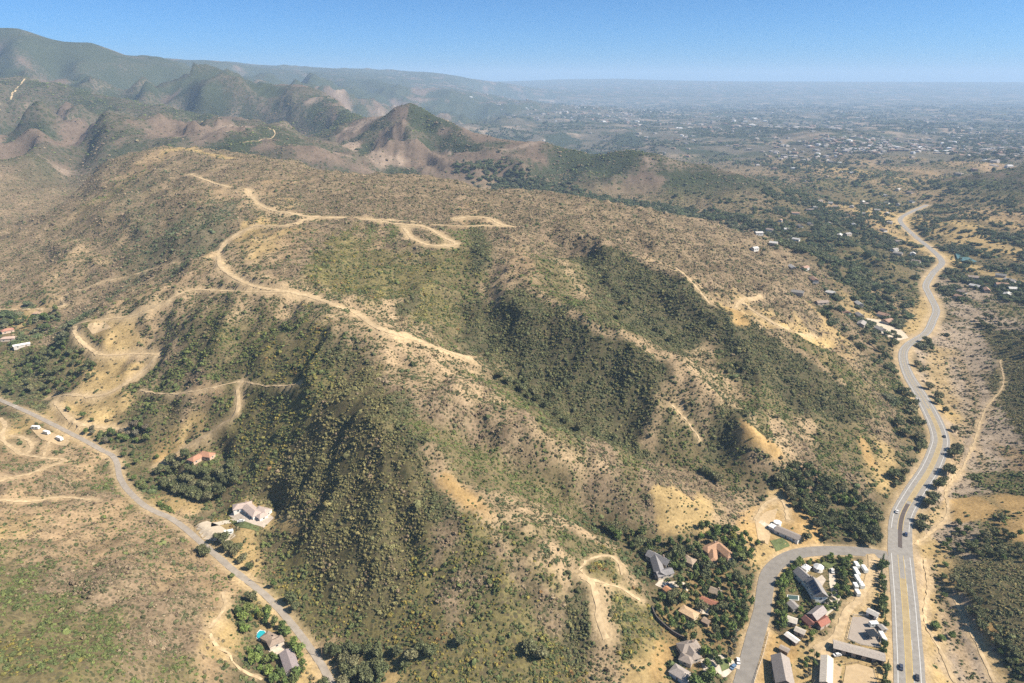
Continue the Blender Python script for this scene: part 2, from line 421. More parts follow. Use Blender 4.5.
carve(canyon, 3.0, 6.0); carve(local, 5.6, 6.0); carve(hwy, 9.3, 9.0)
def apply_carve():
    global ZZ
    ZZ = ZZ * (1 - carve_w) + carve_z * carve_w
apply_carve()

# building pads are levelled before anything is set on them: (pixel, radius in metres)
PADS = [((660, 572), 14), ((716, 556), 13), ((690, 660), 13), ((789, 537), 13), ((812, 592), 22), ((800, 625), 22), ((862, 575), 18), ((862, 632), 19),
        ((857, 658), 22), ((826, 675), 18), ((862, 678), 14), ((780, 676), 14), ((791, 643), 10), ((250, 515), 17), ((212, 531), 13), ((205, 461), 14), ((270, 645), 10), ((291, 665), 11),
        ((710, 606), 10), ((688, 617), 9), ((668, 594), 7), ((15, 340), 22), ((40, 316), 10), ((170, 507), 10), ((60, 430), 12), ((42, 424), 9)]
for (p, r) in PADS:
    x, y, z = hit(*p); d = np.hypot(XX - x, YY - y); w = 1 - sstep(r, r * 1.7, d); w *= (1 - sstep(0.3, 0.8, carve_w))
    z0 = float((ZZ * w).sum() / max(w.sum(), 1e-6)); ZZ = ZZ * (1 - w) + z0 * w

# ------------------------------------------------------------------ what covers the land
CLS = 'DGSYMBTPORFULC'
GROUND = dict(D=(.098, .086, .046), G=(.165, .130, .066), S=(.160, .132, .082), Y=(.175, .145, .060), L=(.130, .108, .050), C=(.150, .122, .060), M=(.240, .172, .108), B=(.300, .208, .118),
              T=(.365, .258, .118), P=(.345, .246, .145), O=(.375, .245, .105), R=(.325, .250, .178), F=(.120, .094, .052), U=(.150, .125, .090))
COVER = dict(D=1.0, L=.98, C=.98, G=.80, S=.74, Y=.90, M=.78, B=.42, T=.10, P=.62, O=.03, R=.36, F=.40, U=.0)
MAP = """
G G G G G G M G G G G G G M G M M G U U U U U U U U U U U U U U U U U U U U U U
G G M G G G M G M M M G M G M M G M G G G U U U U U U U U U U U U U U U U U U U
M M M G M M G M M G M M M M D D M M M M M M G G G G G U B B U U U U U U U U U U
M M M M M B M M M M M M B M M M M M M M M M G G G G D G M M F B T F B B U G B G
M M M M G S M M B M B M M M M M M M M M M M M M M M G G M M F F F G G B G B G G
M M M M M S M S S M T M M M M M M M B M M M M M M M M M M G F F F B T T F B T B
M M P M M S S S S T T B M Y B M M G G M M M M M M M M M M M F F F D F T F T T F
M M P P M S M M M P P M Y Y Y Y Y Y Y M B G G G M M M M M M M M F G G F F T F F
M B P M M M B M M P P P Y Y Y Y Y G G P M G G D D D M M M M M M F F F G F R F F
F T M M B P P P G P G P Y P P P Y Y D D G B G D D D D M T T M M F T F P F R R G
F F F G T T G G Y G G G Y G P P P G D D D D P G G D D D M D M T T M F F R R R D
G G G T T P P G G G Y Y Y L L P P P G D D D D D D P P P G D D G G M F F R R R D
D D G T T G G M G Y Y Y Y L L M P M M G D D D D D D P P G G D D G G G F R R R D
F D T T T G G M G Y Y Y L L L G M M M P G D D D D G P M P G G D D G M F T R R G
T F T T F F G T G Y Y Y L L L G G M M P M G D D D D G M G D P P G G M F F R R R
B B P B F G O F G Y Y L L L L L G G G G M P G M G M G G G M P M G G T F T R R B
M B M B G F F F F G L L L L L L P M G G G G M M G M M M G F F M G M T F R R G G
B M B M B G T T F Y L L L L L L B P P P P G G M M M T T M P T F F F F F R R G O
T M B M B M B P T T L L L L L L L M Y P P P F G F F T T P O T O F F F F R R G O
G M M B M M M B F T G Y L L L L Y M Y M Y P G Y F F F F F T T O F F F R T R C C
G G M M M M B M B T G Y L L L L Y Y M Y M Y P Y P F F F F F T T F T R R T C C C
G G G M M M M M B F Y Y Y Y L L Y M G Y Y M D P Y F F F F F F F F T T R T R C C
G G G G G M M M T F T G Y Y Y Y Y M Y Y Y M D P Y Y F F F F F T F T T R T R R C
Y G G G G M M M T G F T B G Y Y Y Y Y Y Y Y D P Y T F F F T T T F T T R T R R C
Y G Y G G M G G B F F T T F F T Y Y Y Y Y Y Y P T T F F F T T T T T T R T R R F
"""
MAP = [row.split() for row in MAP.strip().splitlines()]
NC = len(CLS)
WT = np.full((NC,) + ZZ.shape, 1e-6, np.float32)
def add_class(c, x, y, sx, sy, k=1.0):
    i0, i1 = np.searchsorted(GX, [x - 3.2 * sx, x + 3.2 * sx]); j0, j1 = np.searchsorted(GY, [y - 3.2 * sy, y + 3.2 * sy])
    if i0 >= i1 or j0 >= j1: return
    wxx = XX[j0:j1, i0:i1] + sx * 1.5 * NA[j0:j1, i0:i1]; wyy = YY[j0:j1, i0:i1] + sy * 1.5 * NB[j0:j1, i0:i1]
    WT[CLS.index(c), j0:j1, i0:i1] += k * np.exp(-1.1 * (((wxx - x) / sx) ** 2 + ((wyy - y) / sy) ** 2))
LS = np.clip(YY, 200, 20000) / 22.0
NA = fbm(P1, XX / 22 + 3, YY / 34, 4); NB = fbm(P2, XX / 22, YY / 34 + 9, 4)
farN = sstep(900, 2000, YY)
NA = NA * (1 - farN) + farN * fbm(P3, XX / 120, YY / 200, 4); NB = NB * (1 - farN) + farN * fbm(P1, XX / 120, YY / 200, 4)
pts = [[hit(12.8 + 25.6 * c, 96 + 24 * r) for c in range(40)] for r in range(25)]
for r in range(25):
    for c in range(40):
        x, y, z = pts[r][c]
        sx = max(8.0, abs(25.6 * y / FPX) * 0.62)
        dy = [abs(pts[q][c][1] - y) for q in (r - 1, r + 1) if 0 <= q < 25]
        sy = float(np.clip(np.mean(dy) * 0.62, sx * 0.8, sx * 6))
        add_class(MAP[r][c], x, y, sx, sy)
# outside the pictured part
WT[CLS.index('M')] += 2e-4; WT[CLS.index('G')] += 2e-4
WT[CLS.index('U')] += (sstep(2500, 4000, YY) * (1 - sstep(20, 60, ZB)) * 1e-2).astype(np.float32)
WT = WT ** 1.7
WT /= WT.sum(0)
def stroke(px_pts, c, width, k=1.0, soft=0.7):
    """a band of one cover along a path on the ground, width in metres"""
    l = world_line(px_pts, max(2.0, width * 0.3)) if len(px_pts) > 1 else np.array([hit(*px_pts[0])])
    dm = np.full(ZZ.shape, 1e9)
    rad = width * 2.2
    for x, y, z in l:
        i0, i1 = np.searchsorted(GX, [x - rad, x + rad]); j0, j1 = np.searchsorted(GY, [y - rad, y + rad])
        if i0 >= i1 or j0 >= j1: continue
        s = dm[j0:j1, i0:i1]; np.minimum(s, np.hypot(GX[None, i0:i1] - x, GY[j0:j1, None] - y), out=s)
    m = dm < rad
    d = dm[m] + width * 0.55 * NB[m]
    w = k * (1 - sstep(width * (0.5 - 0.5 * soft * 0.5), width * (0.5 + soft), d))
    WT[:, m] *= (1 - w); WT[CLS.index(c)][m] += w
def area(px_poly, c, k=1.0, ragged=3.0):
    """a patch of one cover inside an outline on the ground"""
    q = np.array([hit(*p)[:2] for p in px_poly]); m_ = ragged * 3
    i0, i1 = np.searchsorted(GX, [q[:, 0].min() - m_, q[:, 0].max() + m_]); j0, j1 = np.searchsorted(GY, [q[:, 1].min() - m_, q[:, 1].max() + m_])
    x = XX[j0:j1, i0:i1] + ragged * NA[j0:j1, i0:i1]; y = YY[j0:j1, i0:i1] + ragged * NB[j0:j1, i0:i1]
    ins = np.zeros(x.shape, bool)
    for (xa, ya), (xb, yb) in zip(q, np.roll(q, -1, 0)):
        cr = ((ya > y) != (yb > y)) & (x < (xb - xa) * (y - ya) / (yb - ya + 1e-9) + xa); ins ^= cr
    w = ins * k
    WT[:, j0:j1, i0:i1] *= (1 - w); WT[CLS.index(c), j0:j1, i0:i1] += w
for a in [([(505, 292), (520, 288), (560, 310), (596, 332), (640, 346), (672, 362), (676, 385), (655, 415), (640, 452), (619, 441), (569, 425), (519, 390), (480, 362), (476, 345)], 'D', .95, 5),
          ([(565, 258), (620, 250), (670, 275), (728, 310), (712, 335), (690, 350), (662, 345), (640, 335), (622, 318), (600, 290)], 'D', .95, 5),
          ([(716, 316), (735, 312), (770, 334), (806, 358), (842, 384), (872, 418), (845, 425), (800, 398), (746, 378)], 'D', .95, 5),
          ([(395, 395), (420, 425), (442, 465), (446, 510), (410, 560), (380, 600), (330, 600), (290, 540), (330, 440)], 'L', .9, 5)]: area(*a)
for a in [
    ([(472, 345), (495, 375), (519, 388), (569, 425), (619, 441), (645, 452)], 'D', 12),
    ([(582, 592), (578, 620), (577, 655)], 'D', 9), ([(630, 272), (622, 300), (616, 320)], 'D', 10), ([(655, 330), (668, 345)], 'D', 14),
    ([(722, 318), (733, 345), (746, 378)], 'D', 17), ([(735, 412), (725, 435), (715, 456)], 'D', 13), ([(672, 385), (662, 410), (655, 440), (640, 452)], 'D', 9),
    ([(640, 400), (632, 425), (622, 438)], 'D', 12),
    ([(372, 226), (369, 245)], 'G', 9), ([(394, 226), (391, 240)], 'G', 9), ([(476, 226), (482, 250), (478, 268)], 'D', 14), ([(418, 296), (408, 306), (402, 312)], 'D', 8),
    ([(402, 405), (425, 445), (440, 475), (440, 505)], 'D', 12), ([(330, 340), (352, 355), (375, 352)], 'D', 12),
    ([(420, 425), (470, 455), (520, 490)], 'G', 16), ([(600, 527), (640, 545)], 'F', 16),
    ([(395, 380), (430, 392), (470, 402), (500, 420), (529, 436), (562, 450), (600, 470)], 'P', 9, .8),
    ([(430, 398), (470, 412), (510, 430)], 'M', 16, .8),
    ([(380, 352), (410, 362), (450, 372), (470, 390)], 'P', 18, .8),
    ([(432, 456), (445, 478), (462, 496)], 'P', 9), ([(462, 492), (500, 511), (560, 522), (605, 543)], 'P', 10), ([(448, 480), (470, 502), (488, 512)], 'O', 7),
    ([(500, 518), (530, 545), (560, 560)], 'P', 16, .6), ([(505, 530), (530, 545)], 'G', 6), ([(540, 530), (580, 545)], 'G', 8, .7),
    ([(300, 297), (340, 308), (375, 327), (420, 345), (468, 358)], 'P', 36, .95), ([(222, 250), (222, 270), (250, 288)], 'P', 32, .85), ([(250, 195), (268, 210), (315, 220)], 'P', 24, .9),
    ([(120, 315), (180, 298), (240, 294)], 'P', 24, .8), ([(170, 285), (185, 300), (165, 340)], 'P', 10, .7),
    ([(540, 291), (562, 308), (596, 328), (636, 341), (680, 362)], 'P', 6), ([(680, 380), (658, 409), (650, 440)], 'P', 9, .8), ([(685, 368), (720, 375), (735, 395)], 'P', 14, .7),
    ([(735, 308), (769, 331), (806, 355), (845, 385)], 'P', 4), ([(640, 258), (675, 270), (715, 305)], 'P', 5), ([(560, 262), (580, 285), (585, 300)], 'P', 12, .7),
    ([(735, 312), (742, 322)], 'O', 11), ([(165, 152), (185, 149), (230, 158)], 'T', 14), ([(770, 325), (800, 335), (830, 342)], 'T', 9),
    ([(745, 428), (762, 440), (775, 450)], 'O', 9), ([(862, 440), (872, 464)], 'O', 5),
    ([(65, 240), (85, 255), (95, 262)], 'P', 12), ([(122, 225), (128, 250)], 'P', 12, .7), ([(270, 210), (300, 205)], 'P', 10, .6),
    ([(155, 300), (148, 320), (160, 350)], 'P', 8, .7),
    ([(928, 300), (915, 330), (890, 330)], 'T', 20), ([(880, 322), (900, 335), (915, 338)], 'P', 16),
    ([(120, 470), (124, 490), (135, 505)], 'G', 5), ([(955, 350), (975, 400), (960, 440), (955, 480)], 'P', 5, .8), ([(985, 370), (995, 400), (975, 430), (985, 470)], 'P', 5, .7), ([(930, 560), (945, 610), (960, 650), (975, 683)], 'P', 4, .8), ([(960, 610), (985, 650), (1000, 680)], 'T', 5, .8), ([(940, 350), (940, 380), (955, 420)], 'T', 14, .7), ([(930, 520), (955, 505), (985, 500)], 'T', 8, .7),
]: stroke(*a)
for a in [([(92, 392), (108, 372), (118, 368), (140, 362), (150, 362), (130, 378), (108, 392)], 'T', 1, 2), ([(56, 402), (96, 402), (125, 430), (110, 432), (72, 425)], 'T'),
          ([(190, 385), (222, 382), (222, 396), (205, 405), (192, 400)], 'B'), ([(60, 262), (90, 300), (60, 302)], 'M'),
          ([(80, 322), (140, 312), (130, 335), (100, 340)], 'T', .8), ([(0, 505), (130, 515), (200, 550), (240, 590), (220, 600), (120, 560), (0, 560)], 'B', .6),
          ([(650, 488), (680, 490), (708, 520), (680, 525), (655, 505)], 'T'), ([(655, 515), (672, 515), (680, 535), (660, 530)], 'T'),
          ([(775, 500), (800, 500), (822, 540), (815, 548), (790, 545)], 'O', 1, 1.5), ([(745, 510), (770, 500), (780, 520), (750, 532)], 'O', .8, 1.5),
          ([(765, 628), (790, 640), (800, 655), (770, 683), (748, 683), (758, 650)], 'O', 1, 1), ([(655, 640), (675, 645), (668, 683), (650, 683)], 'O', .8, 1),
          ([(952, 568), (985, 562), (1024, 575), (1080, 620), (1080, 700), (1024, 672), (998, 636), (966, 598)], 'C', 1, 2),
          ([(940, 500), (975, 495), (1000, 508), (985, 520), (950, 522)], 'O'), ([(975, 612), (990, 622), (1000, 640), (985, 645)], 'O', 1, 1),
          ([(772, 577), (800, 562), (850, 556), (850, 600), (835, 640), (800, 632), (780, 625)], 'G', .65, 2), ([(660, 590), (720, 560), (755, 590), (745, 640), (700, 683), (660, 640)], 'O', .35, 2), ([(980, 330), (1024, 330), (1080, 440), (1024, 445), (1000, 405), (985, 380), (1000, 365)], 'C'),
          ([(245, 495), (262, 505), (300, 520), (300, 535), (262, 525)], 'T', .8), ([(180, 520), (240, 545), (290, 610), (275, 620), (240, 580)], 'T', .5),
          ]: area(*a)
WT /= WT.sum(0)
dirt = np.zeros(ZZ.shape)                      # bare soil thrown up beside the roads
for l, w in tracks:
    for x, y, z in l[::2]:
        rad = w * 3.0 + 3
        i0, i1 = np.searchsorted(GX, [x - rad, x + rad]); j0, j1 = np.searchsorted(GY, [y - rad, y + rad])
        if i0 < i1 and j0 < j1:
            d = np.hypot(GX[None, i0:i1] - x, GY[j0:j1, None] - y) + 3.2 * NA[j0:j1, i0:i1]
            s = dirt[j0:j1, i0:i1]; np.maximum(s, 0.9 * (1 - sstep(w * 0.5, w * 2.1 + .3, d)), out=s)
for l, w0, w1, k in ((hwy, 6.6, 13.5, .9), (canyon, 3.5, 7.0, .7), (local, 4.6, 8.5, .9)):
    for x, y, z in l:
        i0, i1 = np.searchsorted(GX, [x - w1, x + w1]); j0, j1 = np.searchsorted(GY, [y - w1, y + w1])
        if i0 < i1 and j0 < j1:
            d = np.hypot(GX[None, i0:i1] - x, GY[j0:j1, None] - y) + 2 * NA[j0:j1, i0:i1]
            s = dirt[j0:j1, i0:i1]; np.maximum(s, k * (1 - sstep(w0, w1, d)), out=s)
gcol = np.tensordot(np.array([GROUND[c] for c in CLS], np.float32).T, WT, 1)            # 3, ny, nx
nz = fbm(P3, XX / 9, YY / 9, 3) * (1 - sstep(700, 1400, YY)) + fbm(P1, XX / 45, YY / 45, 4) * 0.9
farv = fbm(P2, XX / 260, YY / 260, 6) * sstep(1200, 2600, YY)
gcol = gcol * (1 + 0.20 * nz + 0.35 * farv)[None]
DIRT = np.array((.43, .315, .18), np.float32)[:, None, None]
mat_k = np.clip(.5 + 1.3 * fbm(P3, XX / 7.5, YY / 7.5, 2) + .9 * fbm(P1, XX / 30, YY / 30, 2), 0, 1) * np.clip(np.tensordot(np.array([COVER[c] for c in CLS], np.float32), WT, 1) * 1.5 - .30, 0, 1) * .62
gcol = gcol * (1 - mat_k) + np.array((.135, .112, .058))[:, None, None] * mat_k
gcol = gcol * (1 - dirt) + DIRT * dirt * (1 + 0.12 * nz)
# dark scrub and pale bare rock on the far mountains
mask_m = (sstep(1450, 1800, YY) * sstep(15, 60, ZB) * (1 - 0.0)).astype(np.float32)
v = fbm(P1, wx2 / 240, wy2 / 240, 6); rk = ridged(P3, wx2 / 420, wy2 / 420, 5)
green = sstep(-0.16, 0.14, v + 0.45 * (WT[CLS.index('G')] + WT[CLS.index('D')]) - 0.10 * WT[CLS.index('M')] + .06)
gzy, gzx = np.gradient(ZZ, GY, GX)
rv = ridged(P2, wx2 / 480, wy2 / 480, 6); green = np.clip(green * 1.1 - .6 * sstep(.42, .66, rv) + .35 * bigm, 0, 1)
mcol = np.array((.145, .105, .076))[:, None, None] * (1 - green) + np.array((.050, .058, .034))[:, None, None] * green
bare = sstep(0.66, 0.80, rk) * (1 - green) * (1 - sstep(4500, 7000, YY))
mcol = mcol * (1 - bare) + np.array((.255, .19, .14))[:, None, None] * bare
gcol = gcol * (1 - mask_m) + mcol * mask_m
# fields and groves of the plain
pl = (sstep(2300, 3600, YY) * (1 - mask_m)).astype(np.float32)
fv = fbm(P2, XX / 380, YY / 520, 6, .6); fw = fbm(P3, XX / 210, YY / 260, 6, .6)
pc = np.array((.115, .100, .074))[:, None, None] + 0 * gcol
t = sstep(0.08, 0.25, fv)[None]; pc = pc * (1 - t) + np.array((.235, .18, .13))[:, None, None] * t
t = sstep(-0.06, 0.14, fw)[None]; pc = pc * (1 - t) + np.array((.045, .055, .034))[:, None, None] * t
gcol = gcol * (1 - pl) + pc * pl
gcol = np.clip(gcol, 0.01, 0.8)

def set_mesh(me, V, F):
    V = np.ascontiguousarray(V, np.float32); F = np.ascontiguousarray(F, np.int32)
    me.vertices.add(len(V)); me.vertices.foreach_set('co', V.ravel())
    me.loops.add(F.size); me.loops.foreach_set('vertex_index', F.ravel())
    me.polygons.add(len(F)); me.polygons.foreach_set('loop_start', np.arange(0, F.size, F.shape[1], dtype=np.int32))
    me.update(calc_edges=True)

# ------------------------------------------------------------------ materials
def mat(name, rough=0.9, spec=0.15):
    m = bpy.data.materials.new(name); m.use_nodes = True
    b = m.node_tree.nodes['Principled BSDF']; b.inputs['Roughness'].default_value = rough; b.inputs['Specular IOR Level'].default_value = spec
    return m, m.node_tree.nodes, m.node_tree.links, b
def nd(nodes, t, **kw):
    n_ = nodes.new(t)
    for k, v_ in kw.items():
        if k in n_.inputs.keys(): n_.inputs[k].default_value = v_
        else: setattr(n_, k, v_)
    return n_
def mixc(nodes, links, fac, a, b, blend='MIX'):
    m = nodes.new('ShaderNodeMix'); m.data_type = 'RGBA'; m.blend_type = blend
    for sock, val in ((m.inputs[0], fac), (m.inputs[6], a), (m.inputs[7], b)):
        if hasattr(val, 'is_linked') or isinstance(val, bpy.types.NodeSocket): links.new(val, sock)
        else: sock.default_value = val if not isinstance(val, tuple) else (val + (1,) if len(val) == 3 else val)
    return m.outputs[2]
def ramp(nodes, links, src, stops):
    r = nodes.new('ShaderNodeValToRGB'); e = r.color_ramp.elements
    while len(e) < len(stops): e.new(0.5)
    for q, (p, c) in zip(e, stops): q.position = p; q.color = (c, c, c, 1) if not isinstance(c, tuple) else c + (1,)
    links.new(src, r.inputs[0]); return r.outputs[0]
def plain_mat(name, c, rough=0.85, spec=0.2, var=0.12, scale=0.6):
    """one paint or earth colour with wear of its own"""
    m, n_, l_, b = mat(name, rough, spec)
    g = nd(n_, 'ShaderNodeNewGeometry'); no = nd(n_, 'ShaderNodeTexNoise', Scale=scale, Detail=5.0)
    l_.new(g.outputs['Position'], no.inputs['Vector'])
    f = ramp(n_, l_, no.outputs[0], [(0.3, 1 - var), (0.7, 1 + var)])
    l_.new(mixc(n_, l_, 1.0, tuple(c), f, 'MULTIPLY'), b.inputs['Base Color'])
    return m

gm, n_, l_, b = mat('ground_cover', 1.0, 0.0)
at = nd(n_, 'ShaderNodeAttribute', attribute_name='soil'); av = nd(n_, 'ShaderNodeAttribute', attribute_name='cover')
tc = nd(n_, 'ShaderNodeNewGeometry')
n1 = nd(n_, 'ShaderNodeTexNoise', Scale=0.55, Detail=6.0, Roughness=0.65); n2 = nd(n_, 'ShaderNodeTexNoise', Scale=0.09, Detail=5.0, Roughness=0.6)
n3 = nd(n_, 'ShaderNodeTexNoise', Scale=0.02, Detail=8.0, Roughness=0.68)
for q in (n1, n2, n3): l_.new(tc.outputs['Position'], q.inputs['Vector'])
c = mixc(n_, l_, 1.0, at.outputs['Color'], ramp(n_, l_, n1.outputs[0], [(0.28, 0.62), (0.5, 1.0), (0.75, 1.3)]), 'MULTIPLY')
c = mixc(n_, l_, 1.0, c, ramp(n_, l_, n2.outputs[0], [(0.3, 0.80), (0.7, 1.18)]), 'MULTIPLY')
c = mixc(n_, l_, 1.0, c, ramp(n_, l_, n3.outputs[0], [(0.3, 0.80), (0.7, 1.16)]), 'MULTIPLY')
vo = nd(n_, 'ShaderNodeTexVoronoi', Scale=0.45); l_.new(tc.outputs['Position'], vo.inputs['Vector'])       # small dry tufts
sub = nd(n_, 'ShaderNodeMath', operation='MULTIPLY'); l_.new(av.outputs['Fac'], sub.inputs[0]); sub.inputs[1].default_value = 0.62
lt = nd(n_, 'ShaderNodeMath', operation='LESS_THAN'); l_.new(vo.outputs['Distance'], lt.inputs[0]); l_.new(sub.outputs[0], lt.inputs[1])
rnd = nd(n_, 'ShaderNodeSeparateColor'); l_.new(vo.outputs['Color'], rnd.inputs[0])
k = nd(n_, 'ShaderNodeMath', operation='MULTIPLY'); l_.new(lt.outputs[0], k.inputs[0]); l_.new(rnd.outputs[0], k.inputs[1])
c = mixc(n_, l_, k.outputs[0], c, mixc(n_, l_, rnd.outputs[1], (.052, .058, .028), (.105, .080, .050)))
vf = nd(n_, 'ShaderNodeTexVoronoi', Scale=0.075); l_.new(tc.outputs['Position'], vf.inputs['Vector'])      # bushes of the far slopes
aw = nd(n_, 'ShaderNodeAttribute', attribute_name='wild')
s2 = nd(n_, 'ShaderNodeMath', operation='MULTIPLY'); l_.new(aw.outputs['Fac'], s2.inputs[0]); s2.inputs[1].default_value = 0.62
lt2 = nd(n_, 'ShaderNodeMath', operation='LESS_THAN'); l_.new(vf.outputs['Distance'], lt2.inputs[0]); l_.new(s2.outputs[0], lt2.inputs[1])
k2 = nd(n_, 'ShaderNodeMath', operation='MULTIPLY'); l_.new(lt2.outputs[0], k2.inputs[0]); k2.inputs[1].default_value = 0.75
c = mixc(n_, l_, k2.outputs[0], c, (.042, .050, .026))
l_.new(c, b.inputs['Base Color'])
bp = nd(n_, 'ShaderNodeBump', Strength=0.5, Distance=0.6); l_.new(n1.outputs[0], bp.inputs['Height']); l_.new(bp.outputs[0], b.inputs['Normal'])

cover = np.tensordot(np.array([COVER[c] for c in CLS], np.float32), WT, 1) * (1 - np.clip(dirt * 1.25, 0, 1))
me = bpy.data.meshes.new('ground')
ny, nx = ZZ.shape
idx = np.arange(ny * nx).reshape(ny, nx)
F = np.stack([idx[:-1, :-1], idx[:-1, 1:], idx[1:, 1:], idx[1:, :-1]], -1).reshape(-1, 4)
set_mesh(me, np.stack([XX, YY, ZZ], -1).reshape(-1, 3), F)
me.polygons.foreach_set('use_smooth', np.ones(len(F), bool))
ca = me.attributes.new('soil', 'FLOAT_COLOR', 'POINT')
ca.data.foreach_set('color', np.concatenate([gcol.reshape(3, -1).T, np.ones((ny * nx, 1))], 1).astype(np.float32).ravel())
me.attributes.new('cover', 'FLOAT', 'POINT').data.foreach_set('value', (cover * (1 - sstep(1500, 2500, YY))).astype(np.float32).ravel())
wild = np.clip(sstep(1400, 1900, YY) * (0.25 + 0.9 * green * mask_m) * (1 - pl), 0, 1)
me.attributes.new('wild', 'FLOAT', 'POINT').data.foreach_set('value', wild.astype(np.float32).ravel())
me.materials.append(gm)
ground = bpy.data.objects.new('ground', me); col.objects.link(ground); ground['kind'] = 'structure'

# ------------------------------------------------------------------ road surfaces
def ribbon_geo(line, offs, lift, ragged=0.0, on_ground=False, taper=None):
    p = line[:, :2]; t = np.gradient(p, axis=0); t /= np.linalg.norm(t, axis=1)[:, None] + 1e-9
    nrm = np.stack([t[:, 1], -t[:, 0]], 1)               # to the right of travel
    m_ = len(offs); V = np.zeros((len(p), m_, 3))
    for k_, o_ in enumerate(offs):
        o_ = o_ * taper if taper is not None else o_
        e = ragged * fbm(P2, p[:, 0] / 5 + 40 * k_, p[:, 1] / 5, 3) if k_ in (0, m_ - 1) else 0
        V[:, k_, :2] = p + nrm * (o_ + e * np.ones(len(p)))[:, None]
        V[:, k_, 2] = (grid_z(V[:, k_, 0], V[:, k_, 1]) if on_ground else line[:, 2]) + lift
    i = np.arange(len(p) * m_).reshape(len(p), m_)
    F = np.stack([i[:-1, :-1], i[:-1, 1:], i[1:, 1:], i[1:, :-1]], -1).reshape(-1, 4)
    return V.reshape(-1, 3), F[:, ::-1]
def join_geo(gs):
    V = []; F = []; o = 0
    for v, f in gs: V.append(v); F.append(f + o); o += len(v)
    return np.vstack(V), np.vstack(F)
def mesh_obj(name, V, F, m, kind=None, parent=None, smooth=True):
    me = bpy.data.meshes.new(name); set_mesh(me, V, F); me.materials.append(m)
    if smooth: me.polygons.foreach_set('use_smooth', np.ones(len(F), bool))
    o = bpy.data.objects.new(name, me); col.objects.link(o)
    if kind: o['kind'] = kind
    if parent: o.parent = parent
    return o
M_ASPH = plain_mat('old_asphalt', (.262, .238, .208), .9, .1, .14, .35)
M_ASPH2 = plain_mat('street_asphalt', (.222, .198, .17), .9, .1, .12, .3)
M_ASPHD = plain_mat('canyon_road_asphalt', (.30, .255, .205), .9, .1, .15, .3)
M_TRACK = plain_mat('track_dust', (.44, .325, .19), 1, 0, .25, .3)
M_DRIVE = plain_mat('pale_gravel', (.52, .44, .34), 1, 0, .12, .4)
M_WHITE = plain_mat('white_road_paint', (.52, .50, .47), .7, .2, .1, .8)
M_YELLOW = plain_mat('yellow_road_paint', (.52, .36, .10), .7, .2, .18, .8)
M_MEDIAN = plain_mat('worn_median', (.34, .26, .145), .9, .1, .14, .2)
M_NEWASPH = plain_mat('fresh_asphalt', (.105, .085, .075), .9, .1, .12, .4)
hy = hwy[:, 1]
def tp(l): return 1 - .36 * sstep(560, 760, l[:, 1])
mesh_obj('highway', *ribbon_geo(hwy, [-7.5, -4, 0, 4, 7.5], .14, .3, False, tp(hwy)), M_ASPH, 'structure')
mesh_obj('street', *ribbon_geo(local[:-1], [-4.8, -2.5, 0, 2.5, 4.8], .16, .15), M_ASPH2, 'structure')
mesh_obj('canyon_road', *ribbon_geo(canyon, [-2.0, 0, 2.0], .15, .35), M_ASPHD, 'structure')
gs = []
for l, w in tracks: gs.append(ribbon_geo(l, [-w * .5, -w * .2, w * .2, w * .5], .22, 1.5, True))
for l, w in far_tracks: gs.append(ribbon_geo(l, [-w * .5, -w * .2, w * .2, w * .5], 1.0, 2.5, True))
mesh_obj('dirt_track', *join_geo(gs), M_TRACK, 'structure')
mesh_obj('driveway', *join_geo([ribbon_geo(l, [-2.2, 0, 2.2], .2, .4, True) for l in driveways]), M_DRIVE, 'structure')
near_h = hwy[hy < 1100]
iN = np.argmin(np.hypot(near_h[:, 0] - pz(900, 544, 0)[0], near_h[:, 1] - pz(900, 544, 0)[1]))
lo = near_h[:iN - 2]; up = near_h[iN + 4:]
lift = .146
wl_ = [ribbon_geo(l, [a, a + .36], lift, taper=tp(l)) for l in (lo, up) for a in (-5.6, 5.3)]
for l in (lo, up):
    for k in range(0, len(l) - 3, 6): wl_.append(ribbon_geo(l[k:k + 3], [2.0, 2.22], lift)) if l is lo else None
mesh_obj('road_edge_line', *join_geo(wl_), M_WHITE, 'structure')
mesh_obj('road_centre_line', *join_geo([ribbon_geo(l, [a, a + .25], .151, taper=tp(l)) for l in (lo, up) for a in (-1.75, 1.5)]), M_YELLOW, 'structure')
mesh_obj('road_median_strip', *join_geo([ribbon_geo(lo[:-6], [-1.45, 0, 1.45], lift), ribbon_geo(near_h[iN + 14:iN + 60], [-1.3, 0, 1.3], lift)]), M_MEDIAN, 'structure')
mesh_obj('road_patch', *ribbon_geo(near_h[iN - 1:iN + 14], [-1.3, 0, 1.3], .147, .2), M_NEWASPH, 'structure')
# ------------------------------------------------------------------ plants
def icos(sub):
    import bmesh
    bm = bmesh.new(); bmesh.ops.create_icosphere(bm, subdivisions=sub, radius=1.0)
    V = np.array([v.co[:] for v in bm.verts]); F = np.array([[v.index for v in f.verts] for f in bm.faces]); bm.free()
    return V, F
ICO = {k: icos(k) for k in (1, 2, 3)}
def leaf_quads(C, s, r, up=0.25):
    """small leaf clumps: one randomly turned quad at each centre"""
    n_ = len(C)
    N_ = r.normal(size=(n_, 3)); N_[:, 2] = np.abs(N_[:, 2]) + up; N_ /= np.linalg.norm(N_, axis=1)[:, None]
    A_ = np.cross(N_, r.normal(size=(n_, 3))); A_ /= np.linalg.norm(A_, axis=1)[:, None]; B_ = np.cross(N_, A_)
    sz = s * r.uniform(0.6, 1.35, (n_, 1)); A_ = A_ * sz; B_ = B_ * sz * r.uniform(.6, 1, (n_, 1))
    V = np.stack([C - A_ - B_ * .6, C + A_ * .8 - B_, C + A_ + B_ * .7, C - A_ * .7 + B_], 1).reshape(-1, 3)
    return V, np.arange(n_ * 4).reshape(-1, 4)
